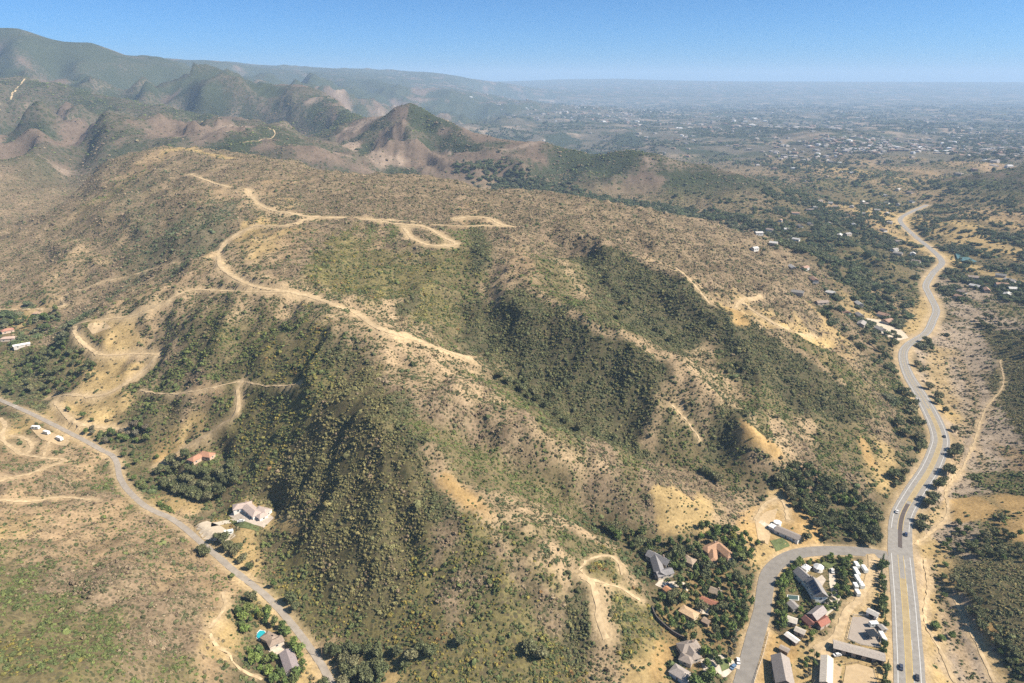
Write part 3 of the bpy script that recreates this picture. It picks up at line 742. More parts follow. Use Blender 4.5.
def tris_as_quads(F): return np.concatenate([F, F[:, 2:3]], 1)
def mesh_mixed(name, parts, m):
    """parts: list of (V, F) with three- or four-sided faces"""
    me = bpy.data.meshes.new(name); verts = []; faces = []; o_ = 0
    for V, F in parts:
        verts += [tuple(v) for v in V]; faces += [tuple(int(i) + o_ for i in f) for f in F]; o_ += len(V)
    me.from_pydata(verts, [], faces); me.materials.append(m); me.update()
    return me
def foliage_mat(name, instancer=True, base=None, spread=0.35):
    m, n_, l_, b = mat(name, 0.85, 0.12)
    g = nd(n_, 'ShaderNodeNewGeometry')
    f = ramp(n_, l_, g.outputs['Random Per Island'], [(0.0, 1 - spread), (0.55, 1.0), (1.0, 1 + spread * 1.3)])
    if instancer:
        at = nd(n_, 'ShaderNodeAttribute', attribute_name='tint', attribute_type='INSTANCER'); src = at.outputs['Color']
    else:
        oi = nd(n_, 'ShaderNodeObjectInfo')
        src = ramp(n_, l_, oi.outputs['Random'], [(i / max(1, len(base) - 1), c) for i, c in enumerate(base)])
    l_.new(mixc(n_, l_, 1.0, src, f, 'MULTIPLY'), b.inputs['Base Color'])
    return m
M_SCRUB = foliage_mat('scrub_leaves', True)
def shrub_proto(seed, tall):
    r = np.random.default_rng(seed); parts = []
    nb = r.integers(2, 5)
    for i in range(nb):
        V, F = ICO[1]; V = V * (1 + 0.30 * r.normal(size=(len(V), 1)).clip(-1, 1))
        rr = r.uniform(.40, .68); off = np.array([r.uniform(-.5, .5), r.uniform(-.5, .5), 0])
        V = V * np.array([rr, rr, rr * r.uniform(.8, 1.15) * tall]) + off; V[:, 2] += rr * .55 * tall
        parts.append((V, F))
    C = r.normal(size=(34, 3)); C /= np.linalg.norm(C, axis=1)[:, None]; C[:, 2] = np.abs(C[:, 2]); C *= np.array([.78, .78, .95 * tall]) * r.uniform(.8, 1.1, (34, 1))
    parts.append(leaf_quads(C, .20, r))
    return mesh_mixed('shrub', parts, M_SCRUB)
def proto_collection(name, meshes):
    c = bpy.data.collections.new(name)
    for i, m_ in enumerate(meshes):
        c.objects.link(bpy.data.objects.new('%s_kind_%02d' % (name, i), m_))
    return c
def scatter(name, P, S, RZ, IDX, TINT, coll):
    me = bpy.data.meshes.new(name); me.vertices.add(len(P)); me.vertices.foreach_set('co', np.ascontiguousarray(P, np.float32).ravel())
    me.attributes.new('scl', 'FLOAT_VECTOR', 'POINT').data.foreach_set('vector', np.ascontiguousarray(S, np.float32).ravel())
    rot = np.zeros((len(P), 3), np.float32); rot[:, 2] = RZ
    me.attributes.new('rot', 'FLOAT_VECTOR', 'POINT').data.foreach_set('vector', rot.ravel())
    me.attributes.new('kind_index', 'INT', 'POINT').data.foreach_set('value', np.ascontiguousarray(IDX, np.int32))
    me.attributes.new('tint', 'FLOAT_COLOR', 'POINT').data.foreach_set('color', np.concatenate([TINT, np.ones((len(P), 1))], 1).astype(np.float32).ravel())
    o = bpy.data.objects.new(name, me); col.objects.link(o); o['kind'] = 'stuff'
    ng = bpy.data.node_groups.new(name, 'GeometryNodeTree')
    ng.interface.new_socket('Geometry', in_out='INPUT', socket_type='NodeSocketGeometry'); ng.interface.new_socket('Geometry', in_out='OUTPUT', socket_type='NodeSocketGeometry')
    N_ = ng.nodes; K = ng.links
    gi = N_.new('NodeGroupInput'); go = N_.new('NodeGroupOutput'); ip = N_.new('GeometryNodeInstanceOnPoints'); ci = N_.new('GeometryNodeCollectionInfo')
    ci.inputs['Collection'].default_value = coll; ci.inputs['Separate Children'].default_value = True; ci.inputs['Reset Children'].default_value = True
    ip.inputs['Pick Instance'].default_value = True
    def attr(nm, ty):
        a = N_.new('GeometryNodeInputNamedAttribute'); a.data_type = ty; a.inputs['Name'].default_value = nm; return a.outputs['Attribute']
    K.new(gi.outputs[0], ip.inputs['Points']); K.new(ci.outputs[0], ip.inputs['Instance'])
    K.new(attr('kind_index', 'INT'), ip.inputs['Instance Index'])
    e = N_.new('FunctionNodeEulerToRotation'); K.new(attr('rot', 'FLOAT_VECTOR'), e.inputs[0]); K.new(e.outputs[0], ip.inputs['Rotation'])
    K.new(attr('scl', 'FLOAT_VECTOR'), ip.inputs['Scale']); K.new(ip.outputs[0], go.inputs[0])
    md = o.modifiers.new('scatter', 'NODES'); md.node_group = ng
    return o
def cell(x, y):
    i = np.clip(np.round(np.interp(x, GX, np.arange(len(GX)))).astype(int), 0, len(GX) - 1)
    j = np.clip(np.round(np.interp(y, GY, np.arange(len(GY)))).astype(int), 0, len(GY) - 1)
    return j, i
def in_view(x, y, z, m=1.18):
    dz_ = y * cp - (z - CAM_H) * sp
    a = np.abs(x) / np.maximum(dz_, 1); b = (y * sp + (z - CAM_H) * cp) / np.maximum(dz_, 1)
    return (dz_ > 10) & (a < 512 / FPX * m + .02) & (np.abs(b) < 341.5 / FPX * m + .03)
def candidates(y0, y1, dens):
    n_ = int((y1 - y0) * (y0 + y1) * 0.98 * dens)
    y = np.sqrt(rng.uniform(y0 ** 2, y1 ** 2, n_)); x = rng.uniform(-1, 1, n_) * y * 0.98
    return x, y
# ------------------------------------------------------------------ trees
def tag(o, label=None, cat=None, group=None):
    if label: o['label'] = label
    if cat: o['category'] = cat
    if group: o['group'] = group
    return o
def empty(name, loc, rz=0.0):
    o = bpy.data.objects.new(name, None); col.objects.link(o); o.location = loc; o.rotation_euler = (0, 0, rz); return o
def part(name, me, parent):
    o = bpy.data.objects.new(name, me); col.objects.link(o); o.parent = parent; return o
M_BARK = plain_mat('bark', (.11, .085, .060), .95, .05, .2, 2.0)
def tube(path, radii, n_=6):
    V = []; F = []
    for (p, r_) in zip(path, radii):
        for k in range(n_): V.append((p[0] + r_ * math.cos(6.2832 * k / n_), p[1] + r_ * math.sin(6.2832 * k / n_), p[2]))
    for s_ in range(len(path) - 1):
        for k in range(n_):
            a = s_ * n_ + k; b_ = s_ * n_ + (k + 1) % n_; F.append((a, b_, b_ + n_, a + n_))
    return np.array(V), np.array(F)
def tree_meshes(kind, seed, m):
    """unit tree one metre tall: (crown mesh, trunk mesh)"""
    r = np.random.default_rng(seed); parts = []
    if kind == 'cypress':
        lobes = [((0, 0, .18 + .155 * k), .15 * (1.05 - .14 * k) * r.uniform(.9, 1.1), 1.0) for k in range(6)]; th = .15
    elif kind == 'oak':
        lobes = [((0, 0, .60), .36, .75)] + [((.36 * math.cos(a) * r.uniform(.75, 1.15), .36 * math.sin(a) * r.uniform(.75, 1.15), r.uniform(.40, .72)), r.uniform(.20, .31), .8) for a in np.linspace(0, 6.28, 8)[:-1] + r.uniform(0, 1)]; th = .35
    elif kind == 'tall':
        lobes = [((r.uniform(-.08, .08), r.uniform(-.08, .08), .35 + .11 * k), r.uniform(.17, .25), .9) for k in range(5)] + [((.2 * math.cos(a), .2 * math.sin(a), r.uniform(.45, .75)), r.uniform(.12, .19), .9) for a in (0.4, 2.3, 4.4)]; th = .35
    else:
        lobes = [((0, 0, .56), .34, .9)] + [((.25 * math.cos(a), .25 * math.sin(a), r.uniform(.38, .74)), r.uniform(.19, .27), .85) for a in np.linspace(0, 6.28, 6)[:-1] + r.uniform(0, 1)]; th = .32
    for (c, rad, fl) in lobes:
        V, F = ICO[1]; V = V * (1 + .16 * r.normal(size=(len(V), 1))) * rad * .80 * np.array([1, 1, fl]) + np.array(c); parts.append((V, F))
        n_ = int(46 * (rad / .28) ** 2) + 8
        C = r.normal(size=(n_, 3)); C /= np.linalg.norm(C, axis=1)[:, None]
        C[:, 2] = np.where(C[:, 2] < -.5, -C[:, 2], C[:, 2])
        C = C * rad * np.array([1, 1, fl]) * r.uniform(.74, 1.16, (n_, 1)) + np.array(c)
        parts.append(leaf_quads(C, .052 if kind != 'cypress' else .035, r))
    cm = mesh_mixed('crown', parts, m)
    tr = [tube([(0, 0, -.06), (.01, 0, th * .5), (0, .01, th + .1)], [.045, .034, .022])]
    for a in (0.3, 2.4, 4.5):
        if kind != 'cypress': tr.append(tube([(0, 0, th * .7), (.12 * math.cos(a), .12 * math.sin(a), th + .12), (.24 * math.cos(a), .24 * math.sin(a), th + .26)], [.024, .016, .008], 5))
    return cm, mesh_mixed('trunk', tr, M_BARK)
TREE_M = dict(
    oak=foliage_mat('oak_leaves', False, [(.084, .092, .046), (.124, .128, .060), (.096, .108, .048), (.175, .160, .084)]),
    broad=foliage_mat('broad_leaves', False, [(.092, .126, .042), (.122, .160, .048), (.078, .104, .042), (.150, .166, .058)]),
    bright=foliage_mat('garden_leaves', False, [(.130, .188, .046), (.160, .200, .052), (.100, .140, .046), (.190, .178, .048)]),
    grey=foliage_mat('grey_leaves', False, [(.150, .148, .098), (.186, .150, .106), (.122, .134, .078)]),
    cypress=foliage_mat('cypress_leaves', False, [(.070, .094, .040), (.090, .116, .046)]))
PROTO = {}
for kind, form, m_, n_ in (('oak', 'oak', 'oak', 4), ('broad', 'round', 'broad', 4), ('bright', 'round', 'bright', 3), ('grey', 'round', 'grey', 2), ('tall', 'tall', 'broad', 3), ('cypress', 'cypress', 'cypress', 2)):
    PROTO[kind] = [tree_meshes(form, 100 + 13 * k + len(kind), TREE_M[m_]) for k in range(n_)]
NAME = dict(oak='oak_tree', broad='broadleaf_tree', bright='garden_tree', grey='dry_tree', tall='tall_tree', cypress='cypress_tree')
CAT = dict(oak='oak', broad='tree', bright='garden tree', grey='dry tree', tall='tall tree', cypress='cypress')
placed = []
def tree(kind, x, y, h, label, group, wide=1.0):
    z = float(grid_z(x, y)); o = empty(NAME[kind], (x, y, z - .1), random.uniform(0, 6.28)); o.scale = (h * wide, h * wide, h)
    cm, tm = random.choice(PROTO[kind]); part('crown', cm, o); part('trunk', tm, o)
    tag(o, label, CAT[kind], group); placed.append((x, y, h * .45 * wide)); return o
footprints = []        # (x, y, radius) kept clear of plants
def poly_world(px): return np.array([hit(*p)[:2] for p in px])
def inside(q, x, y):
    r_ = False
    for (xa, ya), (xb, yb) in zip(q, np.roll(q, -1, 0)):
        if (ya > y) != (yb > y) and x < (xb - xa) * (y - ya) / (yb - ya + 1e-9) + xa: r_ = not r_
    return r_
def clear(x, y, r_, force=False):
    jj, ii = cell(np.array([x]), np.array([y]))
    if carve_w[jj[0], ii[0]] > .5 and not force: return False
    return all((x - a) ** 2 + (y - b_) ** 2 > (r_ + c_) ** 2 for a, b_, c_ in footprints)
def grove(px_poly, n_, kinds, hr, label, group, gap=.74, wide=(.62, .95), force=False, thin=.36):
    q = poly_world(px_poly); lo, hi2 = q.min(0), q.max(0); mine = []; t = 0
    while len(mine) < n_ and t < n_ * 60:
        t += 1; x = random.uniform(lo[0], hi2[0]); y = random.uniform(lo[1], hi2[1]); h = random.uniform(*hr)
        if not inside(q, x, y) or not clear(x, y, h * .30, force) or not off_road(x, y): continue
        if thin and P1(np.array([x / 13.0]), np.array([y / 13.0]))[0] + random.uniform(-.25, .25) < thin - .5: continue
        if any((x - a) ** 2 + (y - b_) ** 2 < (gap * .5 * (h + c_)) ** 2 for a, b_, c_ in mine): continue
        mine.append((x, y, h)); k = random.choice(kinds)
        lab = label if isinstance(label, str) else label[k]
        tree(k, x, y, h, lab, group + (' ' + CAT[k] if len(set(kinds)) > 1 else ''), random.uniform(*wide))
def off_road(x, y): return np.hypot(hwy[:, 0] - x, hwy[:, 1] - y).min() > 9.5 + (y < 560) * 1.2 and np.hypot(local[:, 0] - x, local[:, 1] - y).min() > 6.5
def trees_at(px, kinds, hr, label, group, wide=(.75, 1.05), force=False):
    for p in px:
        x, y, z = hit(*p); k = random.choice(kinds); h = random.uniform(*hr)
        if force:                                   # stand beside the carriageway, never on it
            dd = np.hypot(hwy[:, 0] - x, hwy[:, 1] - y); m_ = int(dd.argmin())
            if dd[m_] < 12: x, y = (hwy[m_, 0] + (x - hwy[m_, 0]) / dd[m_] * random.uniform(11.5, 14), hwy[m_, 1] + (y - hwy[m_, 1]) / dd[m_] * random.uniform(11.5, 14))
        if clear(x, y, h * .25, force) and off_road(x, y): tree(k, x, y, h, label if isinstance(label, str) else label[k], group + (' ' + CAT[k] if len(set(kinds)) > 1 else ''), random.uniform(*wide))

# ------------------------------------------------------------------ buildings
PAINT = {}
def paint(c, kind='wall'):
    k = (tuple(c), kind)
    if k not in PAINT:
        PAINT[k] = plain_mat(kind + '_colour_' + str(len(PAINT)), c, .8, .15, .10 if kind != 'roof' else .17, .9 if kind != 'roof' else 1.3)
    return PAINT[k]
M_GLASS, _n, _l, _b = mat('window_glass', .15, .5); _b.inputs['Base Color'].default_value = (.035, .045, .055, 1)
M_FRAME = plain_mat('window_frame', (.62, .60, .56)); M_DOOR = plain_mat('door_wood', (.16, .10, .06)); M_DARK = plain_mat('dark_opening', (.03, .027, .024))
M_WOOD = plain_mat('weathered_wood', (.26, .19, .125), .9, .1, .2, 2.0)
def box(x0, x1, y0, y1, z0, z1):
    V = np.array([(x, y, z) for z in (z0, z1) for y in (y0, y1) for x in (x0, x1)], float)
    return V, np.array([(0, 2, 3, 1), (4, 5, 7, 6), (0, 1, 5, 4), (2, 6, 7, 3), (0, 4, 6, 2), (1, 3, 7, 5)])
def xf(g, M_):
    V, F = g; return np.array([M_ @ Vector(v) for v in V]), F
def gable_wall(l, w, h, rh):
    V = np.array([(-l, -w, -1.2), (l, -w, -1.2), (l, w, -1.2), (-l, w, -1.2), (-l, -w, h), (l, -w, h), (l, w, h), (-l, w, h), (-l, 0, h + rh), (l, 0, h + rh)])
    return [(V, [(0, 1, 5, 4), (2, 3, 7, 6), (1, 2, 6, 9, 5), (3, 0, 4, 8, 7), (3, 2, 1, 0)])]
def roof_slabs(l, w, h, rh, hip, ov=.45, th=.16):
    """two sloping slabs (and two hips) with real thickness"""
    k = rh / w; e = h - ov * k; L_ = l + ov; W_ = w + ov; hx = L_ - (W_ * .9 if hip else 0)
    top = [(-L_, -W_, e), (L_, -W_, e), (L_, W_, e), (-L_, W_, e), (-hx, 0, h + rh), (hx, 0, h + rh)]
    V = np.array([(x, y, z + th) for x, y, z in top] + [(x, y, z + .012) for x, y, z in top])
    F = [(0, 1, 5, 4), (2, 3, 4, 5), (1, 0, 6, 7), (3, 2, 8, 9)]
    F += [(1, 2, 5), (3, 0, 4), (2, 1, 7, 8), (0, 3, 9, 6)] if hip else [(2, 1, 7, 8), (0, 3, 9, 6), (1, 2, 5), (3, 0, 4), (8, 7, 11), (6, 9, 10)]
    F += [(7, 6, 10, 11), (9, 8, 11, 10)]
    if hip: F += [(8, 7, 11), (6, 9, 10)]
    return [(V, F)]
def mixed_child(name, parts, m, parent):
    return part(name, mesh_mixed(name, parts, m), parent)
def opening(name, M_, x, y, z, face, w, h, parent):
    """window or door set 4 cm proud of the wall; face = +-1 long sides, +-2 gable ends"""
    def place(x0, x1, z0, z1, d0, d1):
        if abs(face) == 1:
            s_ = 1 if face > 0 else -1; a, b_ = sorted((y + s_ * d0, y + s_ * d1)); return box(x + x0, x + x1, a, b_, z + z0, z + z1)
        s_ = 1 if face > 0 else -1; a, b_ = sorted((x + s_ * d0, x + s_ * d1)); return box(a, b_, y + x0, y + x1, z + z0, z + z1)
    if name == 'window':
        fr = [xf(place(-w, w, -h, h, -.05, .05), M_)]
        o = mixed_child('window', fr, M_FRAME, parent); mixed_child('pane', [xf(place(-w + .1, w - .1, -h + .1, h - .1, .02, .075), M_)], M_GLASS, o)
    else:
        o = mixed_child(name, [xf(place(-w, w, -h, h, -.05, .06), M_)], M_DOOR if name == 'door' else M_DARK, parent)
def building(name, label, cat, blocks, wall_c, roof_c, group=None, hip=False, chimney=False, windows=True, loc=None, open_side=False, detail=True):
    """blocks: (pixel end, pixel end, width, wall height, roof rise) along each ridge"""
    ws = []
    for (a, b_, w, h, rh) in blocks:
        w = w * .74; rh = rh * .82
        A_ = Vector(hit(*a)); B_ = Vector(hit(*b_)); ws.append((A_, B_, w, h, rh))
    c = sum(((A_ + B_) * .5 for A_, B_, *_ in ws), Vector()) / len(ws)
    base = min(float(grid_z(v.x, v.y)) for A_, B_, *_ in ws for v in (A_, B_)) * .5 + .5 * float(np.mean([grid_z(v.x, v.y) for A_, B_, *_ in ws for v in (A_, B_)]))
    o = empty(name, (c.x, c.y, base)); tag(o, label, cat, group)
    walls = []; roofs = []; Ms = []
    for (A_, B_, w, h, rh) in ws:
        d = B_ - A_; d.z = 0; l = max(d.length / 2, 1.5); m_ = (A_ + B_) * .5
        M_ = Matrix.Translation((m_.x - c.x, m_.y - c.y, 0)) @ Matrix.Rotation(math.atan2(d.y, d.x), 4, 'Z'); Ms.append((M_, l, w / 2, h, rh))
        footprints.append((m_.x, m_.y, min(l, w / 2) + .5))
        for t in np.arange(-l + w / 2, l - w / 2 + .01, w / 2): p = M_ @ Vector((t, 0, 0)); footprints.append((p.x + c.x, p.y + c.y, w / 2 + .6))
        if hip: walls.append(xf(box(-l, l, -w / 2, w / 2, -1.2, h), M_))
        else: walls += [xf(g, M_) for g in gable_wall(l, w / 2, h, rh)]
        roofs += [xf(g, M_) for g in roof_slabs(l, w / 2, h, rh, hip)]
    mixed_child('wall', walls, paint(wall_c), o)
    rf = mixed_child('roof', roofs, paint(roof_c, 'roof'), o)
    if windows:
        for bi, (M_, l, w, h, rh) in enumerate(Ms):
            nw = max(1, int(l / 2.4)) if detail else 1
            for k in range(nw):
                x = (k + .5) / nw * 2 * l - l
                for f in ((-1, 1) if detail else (-1,)):
                    if open_side: opening('stall_opening', M_, x, f * w, h * .45, f, min(1.4, l / nw * .7), h * .42, o)
                    elif bi == 0 and k == nw // 2 and f == -1: opening('door', M_, x, f * w, 1.05, f, .5, 1.05, o)
                    else: opening('window', M_, x, f * w, h * .55, f, .75, .6, o)
            if detail and not open_side:
                for f in (-2, 2): opening('window', M_, (f // 2) * l, 0, h * .58, f, .8, .6, o)
    if chimney:
        M_, l, w, h, rh = Ms[0]; mixed_child('chimney', [xf(box(l * .35, l * .35 + .9, .5, 1.3, h + rh * .3, h + rh + 1.0), M_)], paint((.34, .25, .19)), rf)
    return o, Ms
SLATE = (.215, .20, .195); CLAY = (.345, .205, .125); TAN = (.30, .23, .165); GREY = (.27, .24, .215); RED = (.29, .125, .080); WHITE = (.66, .63, .58); CREAM = (.52, .44, .33)
building('house', 'large house with dark grey many-gabled roof below the hill spur', 'house', [((648, 557), (668, 567), 8, 3.4, 2.6), ((654, 559), (660, 579), 8, 3.2, 2.4), ((656, 578), (671, 574), 7, 3, 2)], (.46, .40, .33), SLATE, chimney=True)
building('house', 'clay tiled house with several wings under tall trees above the street bend', 'house', [((704, 554), (720, 547), 8, 3.2, 1.9), ((716, 548), (731, 561), 8, 3.4, 2), ((712, 553), (713, 565), 6.5, 3, 1.6)], (.48, .37, .26), CLAY, hip=True, chimney=True)
building('house', 'small tan roofed cottage shut in by trees beside the long red roof', 'house', [((710, 593), (720, 597), 7, 3, 2)], (.50, .42, .33), TAN, chimney=True)
building('carport', 'long low shed with bright red roof beside a pale driveway', 'shed', [((701, 602), (719, 609), 5.5, 2.8, 1.0)], CREAM, RED)
building('house', 'low house with pale sandy roof beside the curved dark wall', 'house', [((681, 612), (696, 620), 8, 3, 1.2)], (.50, .40, .29), (.47, .32, .19), hip=True)
building('outbuilding', 'tiny outbuilding with orange tile roof below the large grey house', 'shed', [((665, 591), (672, 596), 5, 2.6, 1.1)], CREAM, (.42, .21, .11))
building('house', 'brownish grey house with hipped wings on the slope at the bottom edge', 'house', [((679, 653), (698, 649), 9, 3.4, 2.2), ((684, 646), (696, 663), 8, 3.2, 2), ((680, 660), (692, 665), 7, 3, 1.8)], (.50, .43, .36), (.275, .225, .185), hip=True, chimney=True)
building('house', 'white walled house mostly below the bottom edge beside the brownish hipped house', 'house', [((672, 672), (688, 682), 9, 3.2, 2)], WHITE, (.34, .29, .25), hip=True)
_o, _m = building('ranch_house', 'long grey roofed ranch house with white end wall above the street bend', 'house', [((776, 531), (799, 542), 8.5, 3.2, 1.5)], WHITE, (.255, .215, .185))
mixed_child('skylight_strip', [xf(box(-_m[0][1] * .7, _m[0][1] * .7, -2.9, -1.7, 0, .1), Matrix.Translation((0, 0, 4.02)) @ _m[0][0] @ Matrix.Rotation(math.atan2(1.5, 4.25), 4, 'X'))], M_GLASS, _o)
building('canopy', 'white flat canopy at the end of the long ranch house', 'canopy', [((770, 528), (776, 531), 5, 2.6, .5)], WHITE, (.74, .72, .68), windows=False)
# the main house with its solar panels
_o, _m = building('house', 'big gabled house with solar panels and white front among gardens', 'house', [((797, 575), (813, 590), 9, 4, 3), ((811, 587), (820, 603), 10.5, 5, 3.6)], (.74, .72, .68), (.26, .235, .215), chimney=True)
_M, _L, _W, _H, _RH = _m[1]
M_SOLAR, _n, _l, _b = mat('solar_glass', .2, .5); _b.inputs['Base Color'].default_value = (.018, .030, .062, 1)
_slope = math.atan2(_RH, _W)
for _k in range(4):
    for _j in range(2):
        _x = -_L * .72 + _k * _L * .42; _d = 1.0 + _j * 1.9
        mixed_child('solar_panel', [xf(box(_x, _x + _L * .38, -.85, .85, .22, .30), _M @ Matrix.Translation((0, -(_d + .4) * math.cos(_slope), _H + _RH - (_d + .4) * math.sin(_slope))) @ Matrix.Rotation(_slope, 4, 'X'))], M_SOLAR, _o)
building('outbuilding', 'white hip roofed garden pavilion nearest the street among gardens', 'pavilion', [((803, 569), (808, 572), 6, 2.8, 1.4)], WHITE, (.78, .76, .72), hip=True)
building('outbuilding', 'grey roofed outbuilding beside the covered pool', 'shed', [((790, 606), (796, 612), 6.5, 2.8, 1.4)], (.42, .36, .29), GREY)
building('outbuilding', 'pale roofed shed at the edge of the dry golden yard', 'shed', [((787, 622), (796, 625), 6, 2.8, 1.1)], (.55, .50, .42), (.50, .44, .36))
building('barn', 'grey roofed barn between two red roofed wings', 'barn', [((811, 622), (821, 614), 8, 4, 2.6)], (.40, .33, .27), (.32, .27, .245), open_side=True)
building('barn', 'small dark red barn left of the grey barn', 'barn', [((804, 621), (811, 628), 5.5, 3, 1.8)], (.28, .11, .08), (.25, .115, .09))
building('barn', 'small bright red roofed barn by the white gravel drive', 'barn', [((817, 628), (826, 623), 6, 3, 1.8)], (.45, .36, .28), (.31, .125, .085))
building('outbuilding', 'tan flat shed between the pale shed and the red barns', 'shed', [((795, 632), (804, 636), 5, 2.6, .8)], (.48, .41, .33), (.42, .36, .29))
building('stable', 'long pale roofed stable below the grey riding arena', 'stable', [((833, 648), (883, 662), 8, 3.4, 1.5)], (.34, .28, .22), (.37, .315, .265), open_side=True)
building('stable', 'pale cream roofed stable running off the bottom edge', 'stable', [((826, 662), (825, 688), 7.5, 3.4, 1.5)], (.46, .38, .29), (.58, .50, .40), open_side=True)
building('barn', 'large grey brown barn at the bottom edge beside the golden yard', 'barn', [((779, 663), (784, 690), 12, 4.2, 3.2)], (.38, .32, .26), (.30, .255, .22), open_side=True)
building('shed', 'open shed with white roof in the golden yard', 'shed', [((786, 637), (797, 645), 4.5, 2.6, .8)], (.17, .13, .10), (.66, .60, .52), open_side=True)
building('shed', 'white sided tack shed above the grey riding arena', 'shed', [((867, 614), (877, 619), 5.5, 3, 1.2)], WHITE, (.46, .42, .37), open_side=True)
building('shed', 'low brown shed among junk in the golden yard', 'shed', [((780, 650), (788, 654), 4, 2.4, .6)], (.24, .18, .13), (.31, .25, .20))
building('shed', 'tiny grey shed against the tree row by the arena', 'shed', [((880, 628), (884, 633), 4, 2.4, .6)], (.40, .36, .30), (.33, .30, .27))
building('shed', 'small brown shed below the sandy roofed house', 'shed', [((703, 622), (709, 626), 5, 2.6, .9)], (.33, .25, .18), (.29, .21, .15))
building('house', 'partly hidden tan roofed house left of the clay tiled house', 'house', [((684, 560), (694, 566), 8, 3, 1.6)], (.47, .40, .32), (.33, .25, .18), hip=True)
building('house', 'sprawling house with white walls and brown roofs under the shaded slope', 'house', [((234, 512), (252, 507), 9, 3.4, 1.8), ((246, 508), (258, 518), 9, 3.4, 1.8), ((256, 512), (269, 515), 9, 3.2, 1.7), ((258, 520), (266, 516), 7, 3, 1.5)], (.72, .68, .62), (.42, .33, .28), hip=True, chimney=True)
building('house', 'orange tiled house behind the dark oak grove', 'house', [((191, 464), (202, 458), 9, 3.2, 1.8), ((200, 457), (213, 459), 9, 3.4, 2)], (.50, .36, .26), (.38, .20, .125), hip=True)
building('house', 'low brown roofed house beside the turquoise pool', 'house', [((265, 638), (276, 644), 7, 3, 1.4), ((269, 648), (283, 642), 6.5, 3, 1.4)], (.58, .50, .40), (.29, .22, .165), hip=True, chimney=True)
building('house', 'long mauve grey roofed house with white end beside the canyon road', 'house', [((287, 656), (293, 674), 9, 3.2, 1.6)], (.70, .66, .60), (.275, .225, .215))
building('house', 'tan tiled house among trees below the ranch road at the far left', 'house', [((35, 316), (45, 313), 10, 3.2, 1.6)], (.48, .38, .28), (.42, .28, .18), hip=True)
building('house', 'red roofed house nearest the left picture edge', 'house', [((2, 334), (14, 331), 10, 3.4, 1.8)], (.52, .40, .31), (.40, .20, .14), hip=True)
building('house', 'pinkish roofed house behind the long white shed at the left edge', 'house', [((2, 341), (16, 340), 9, 3.2, 1.6)], (.55, .45, .36), (.46, .33, .26), hip=True)
building('shed', 'long white roofed shed on the left valley flat', 'shed', [((14, 349), (30, 344), 7, 3, .9)], (.55, .50, .44), (.74, .71, .66))
# garden canopy, vehicles, pool and fences
def car_meshes(c):
    body = [box(-2.2, 2.2, -.9, .9, .35, .95)]; V, F = box(-1.2, 1.5, -.82, .82, .95, 1.5); V[4:, 0] *= .72; V[4:, 1] *= .86; body.append((V, F)); body += [box(2.2, 2.3, -.8, .8, .4, .7), box(-2.3, -2.2, -.8, .8, .4, .7)]
    return body
M_TYRE = plain_mat('tyre_rubber', (.025, .024, .023))
CARM = {}
def car(name, label, cat, p, head, c, z=None, big=False):
    x, y, zz = hit(*p) if not isinstance(p, Vector) else tuple(p)
    o = empty(name, (x, y, zz + (.0 if z is None else z)), head); tag(o, label, cat, 'vehicles on the roads')
    k = tuple(c)
    if k not in CARM:
        m, n_, l_, b = mat('car_paint', .35, .5); b.inputs['Base Color'].default_value = tuple(c) + (1,); CARM[k] = m
    mixed_child('body', car_meshes(c), CARM[k], o)
    V, F = box(-1.22, 1.52, -.84, .84, 1.02, 1.38); V[4:, 0] *= .80; V[4:, 1] *= .90; mixed_child('window', [(V, F)], M_GLASS, o)
    for wx_, wy_ in ((-1.4, -.85), (-1.4, .85), (1.4, -.85), (1.4, .85)):
        A_ = np.arange(10) * .6283; V = np.array([(wx_ + .34 * math.cos(a), wy_ + s_ * .12, .34 + .34 * math.sin(a)) for s_ in (-1, 1) for a in A_])
        F = [tuple(range(10)), tuple(range(19, 9, -1))] + [(i, (i + 1) % 10, 10 + (i + 1) % 10, 10 + i) for i in range(10)]; mixed_child('wheel', [(V, F)], M_TYRE, o)
def hwy_pos(py, off):
    k = int(np.argmin([abs(341.5 - FPX * ((p[1] * sp + (p[2] - CAM_H) * cp) / (p[1] * cp - (p[2] - CAM_H) * sp)) - py) for p in hwy])); k = min(max(k, 1), len(hwy) - 2)
    t = hwy[k + 1] - hwy[k - 1]; t /= np.linalg.norm(t); return Vector((hwy[k][0] + t[1] * off, hwy[k][1] - t[0] * off, hwy[k][2] + .15)), math.atan2(t[1], t[0])
for py, off, c, nm in ((671, -3.9, (.05, .06, .09), 'dark blue car at the bottom edge on the outer highway lane'), (677, 3.6, (.04, .04, .045), 'black car at the bottom edge on the creek side highway lane'),
                       (532, 3.6, (.035, .05, .10), 'navy car on the highway above the street junction'), (513, -3.9, (.60, .58, .55), 'white car on the highway curving above the oak grove'),
                       (437, 3.6, (.05, .06, .08), 'dark car on the tight highway bend by the wash'), (402, -3.9, (.55, .53, .5), 'pale car on the highway beside roadside oaks')):
    p, a = hwy_pos(py, off); car('car', nm, 'car', p, a, c)
_x, _y, _z = hit(740, 662); car('car', 'white car parked at the kerb of the curving street', 'car', Vector((_x - 1.0, _y, _z + .1)), 1.35, (.72, .70, .67))
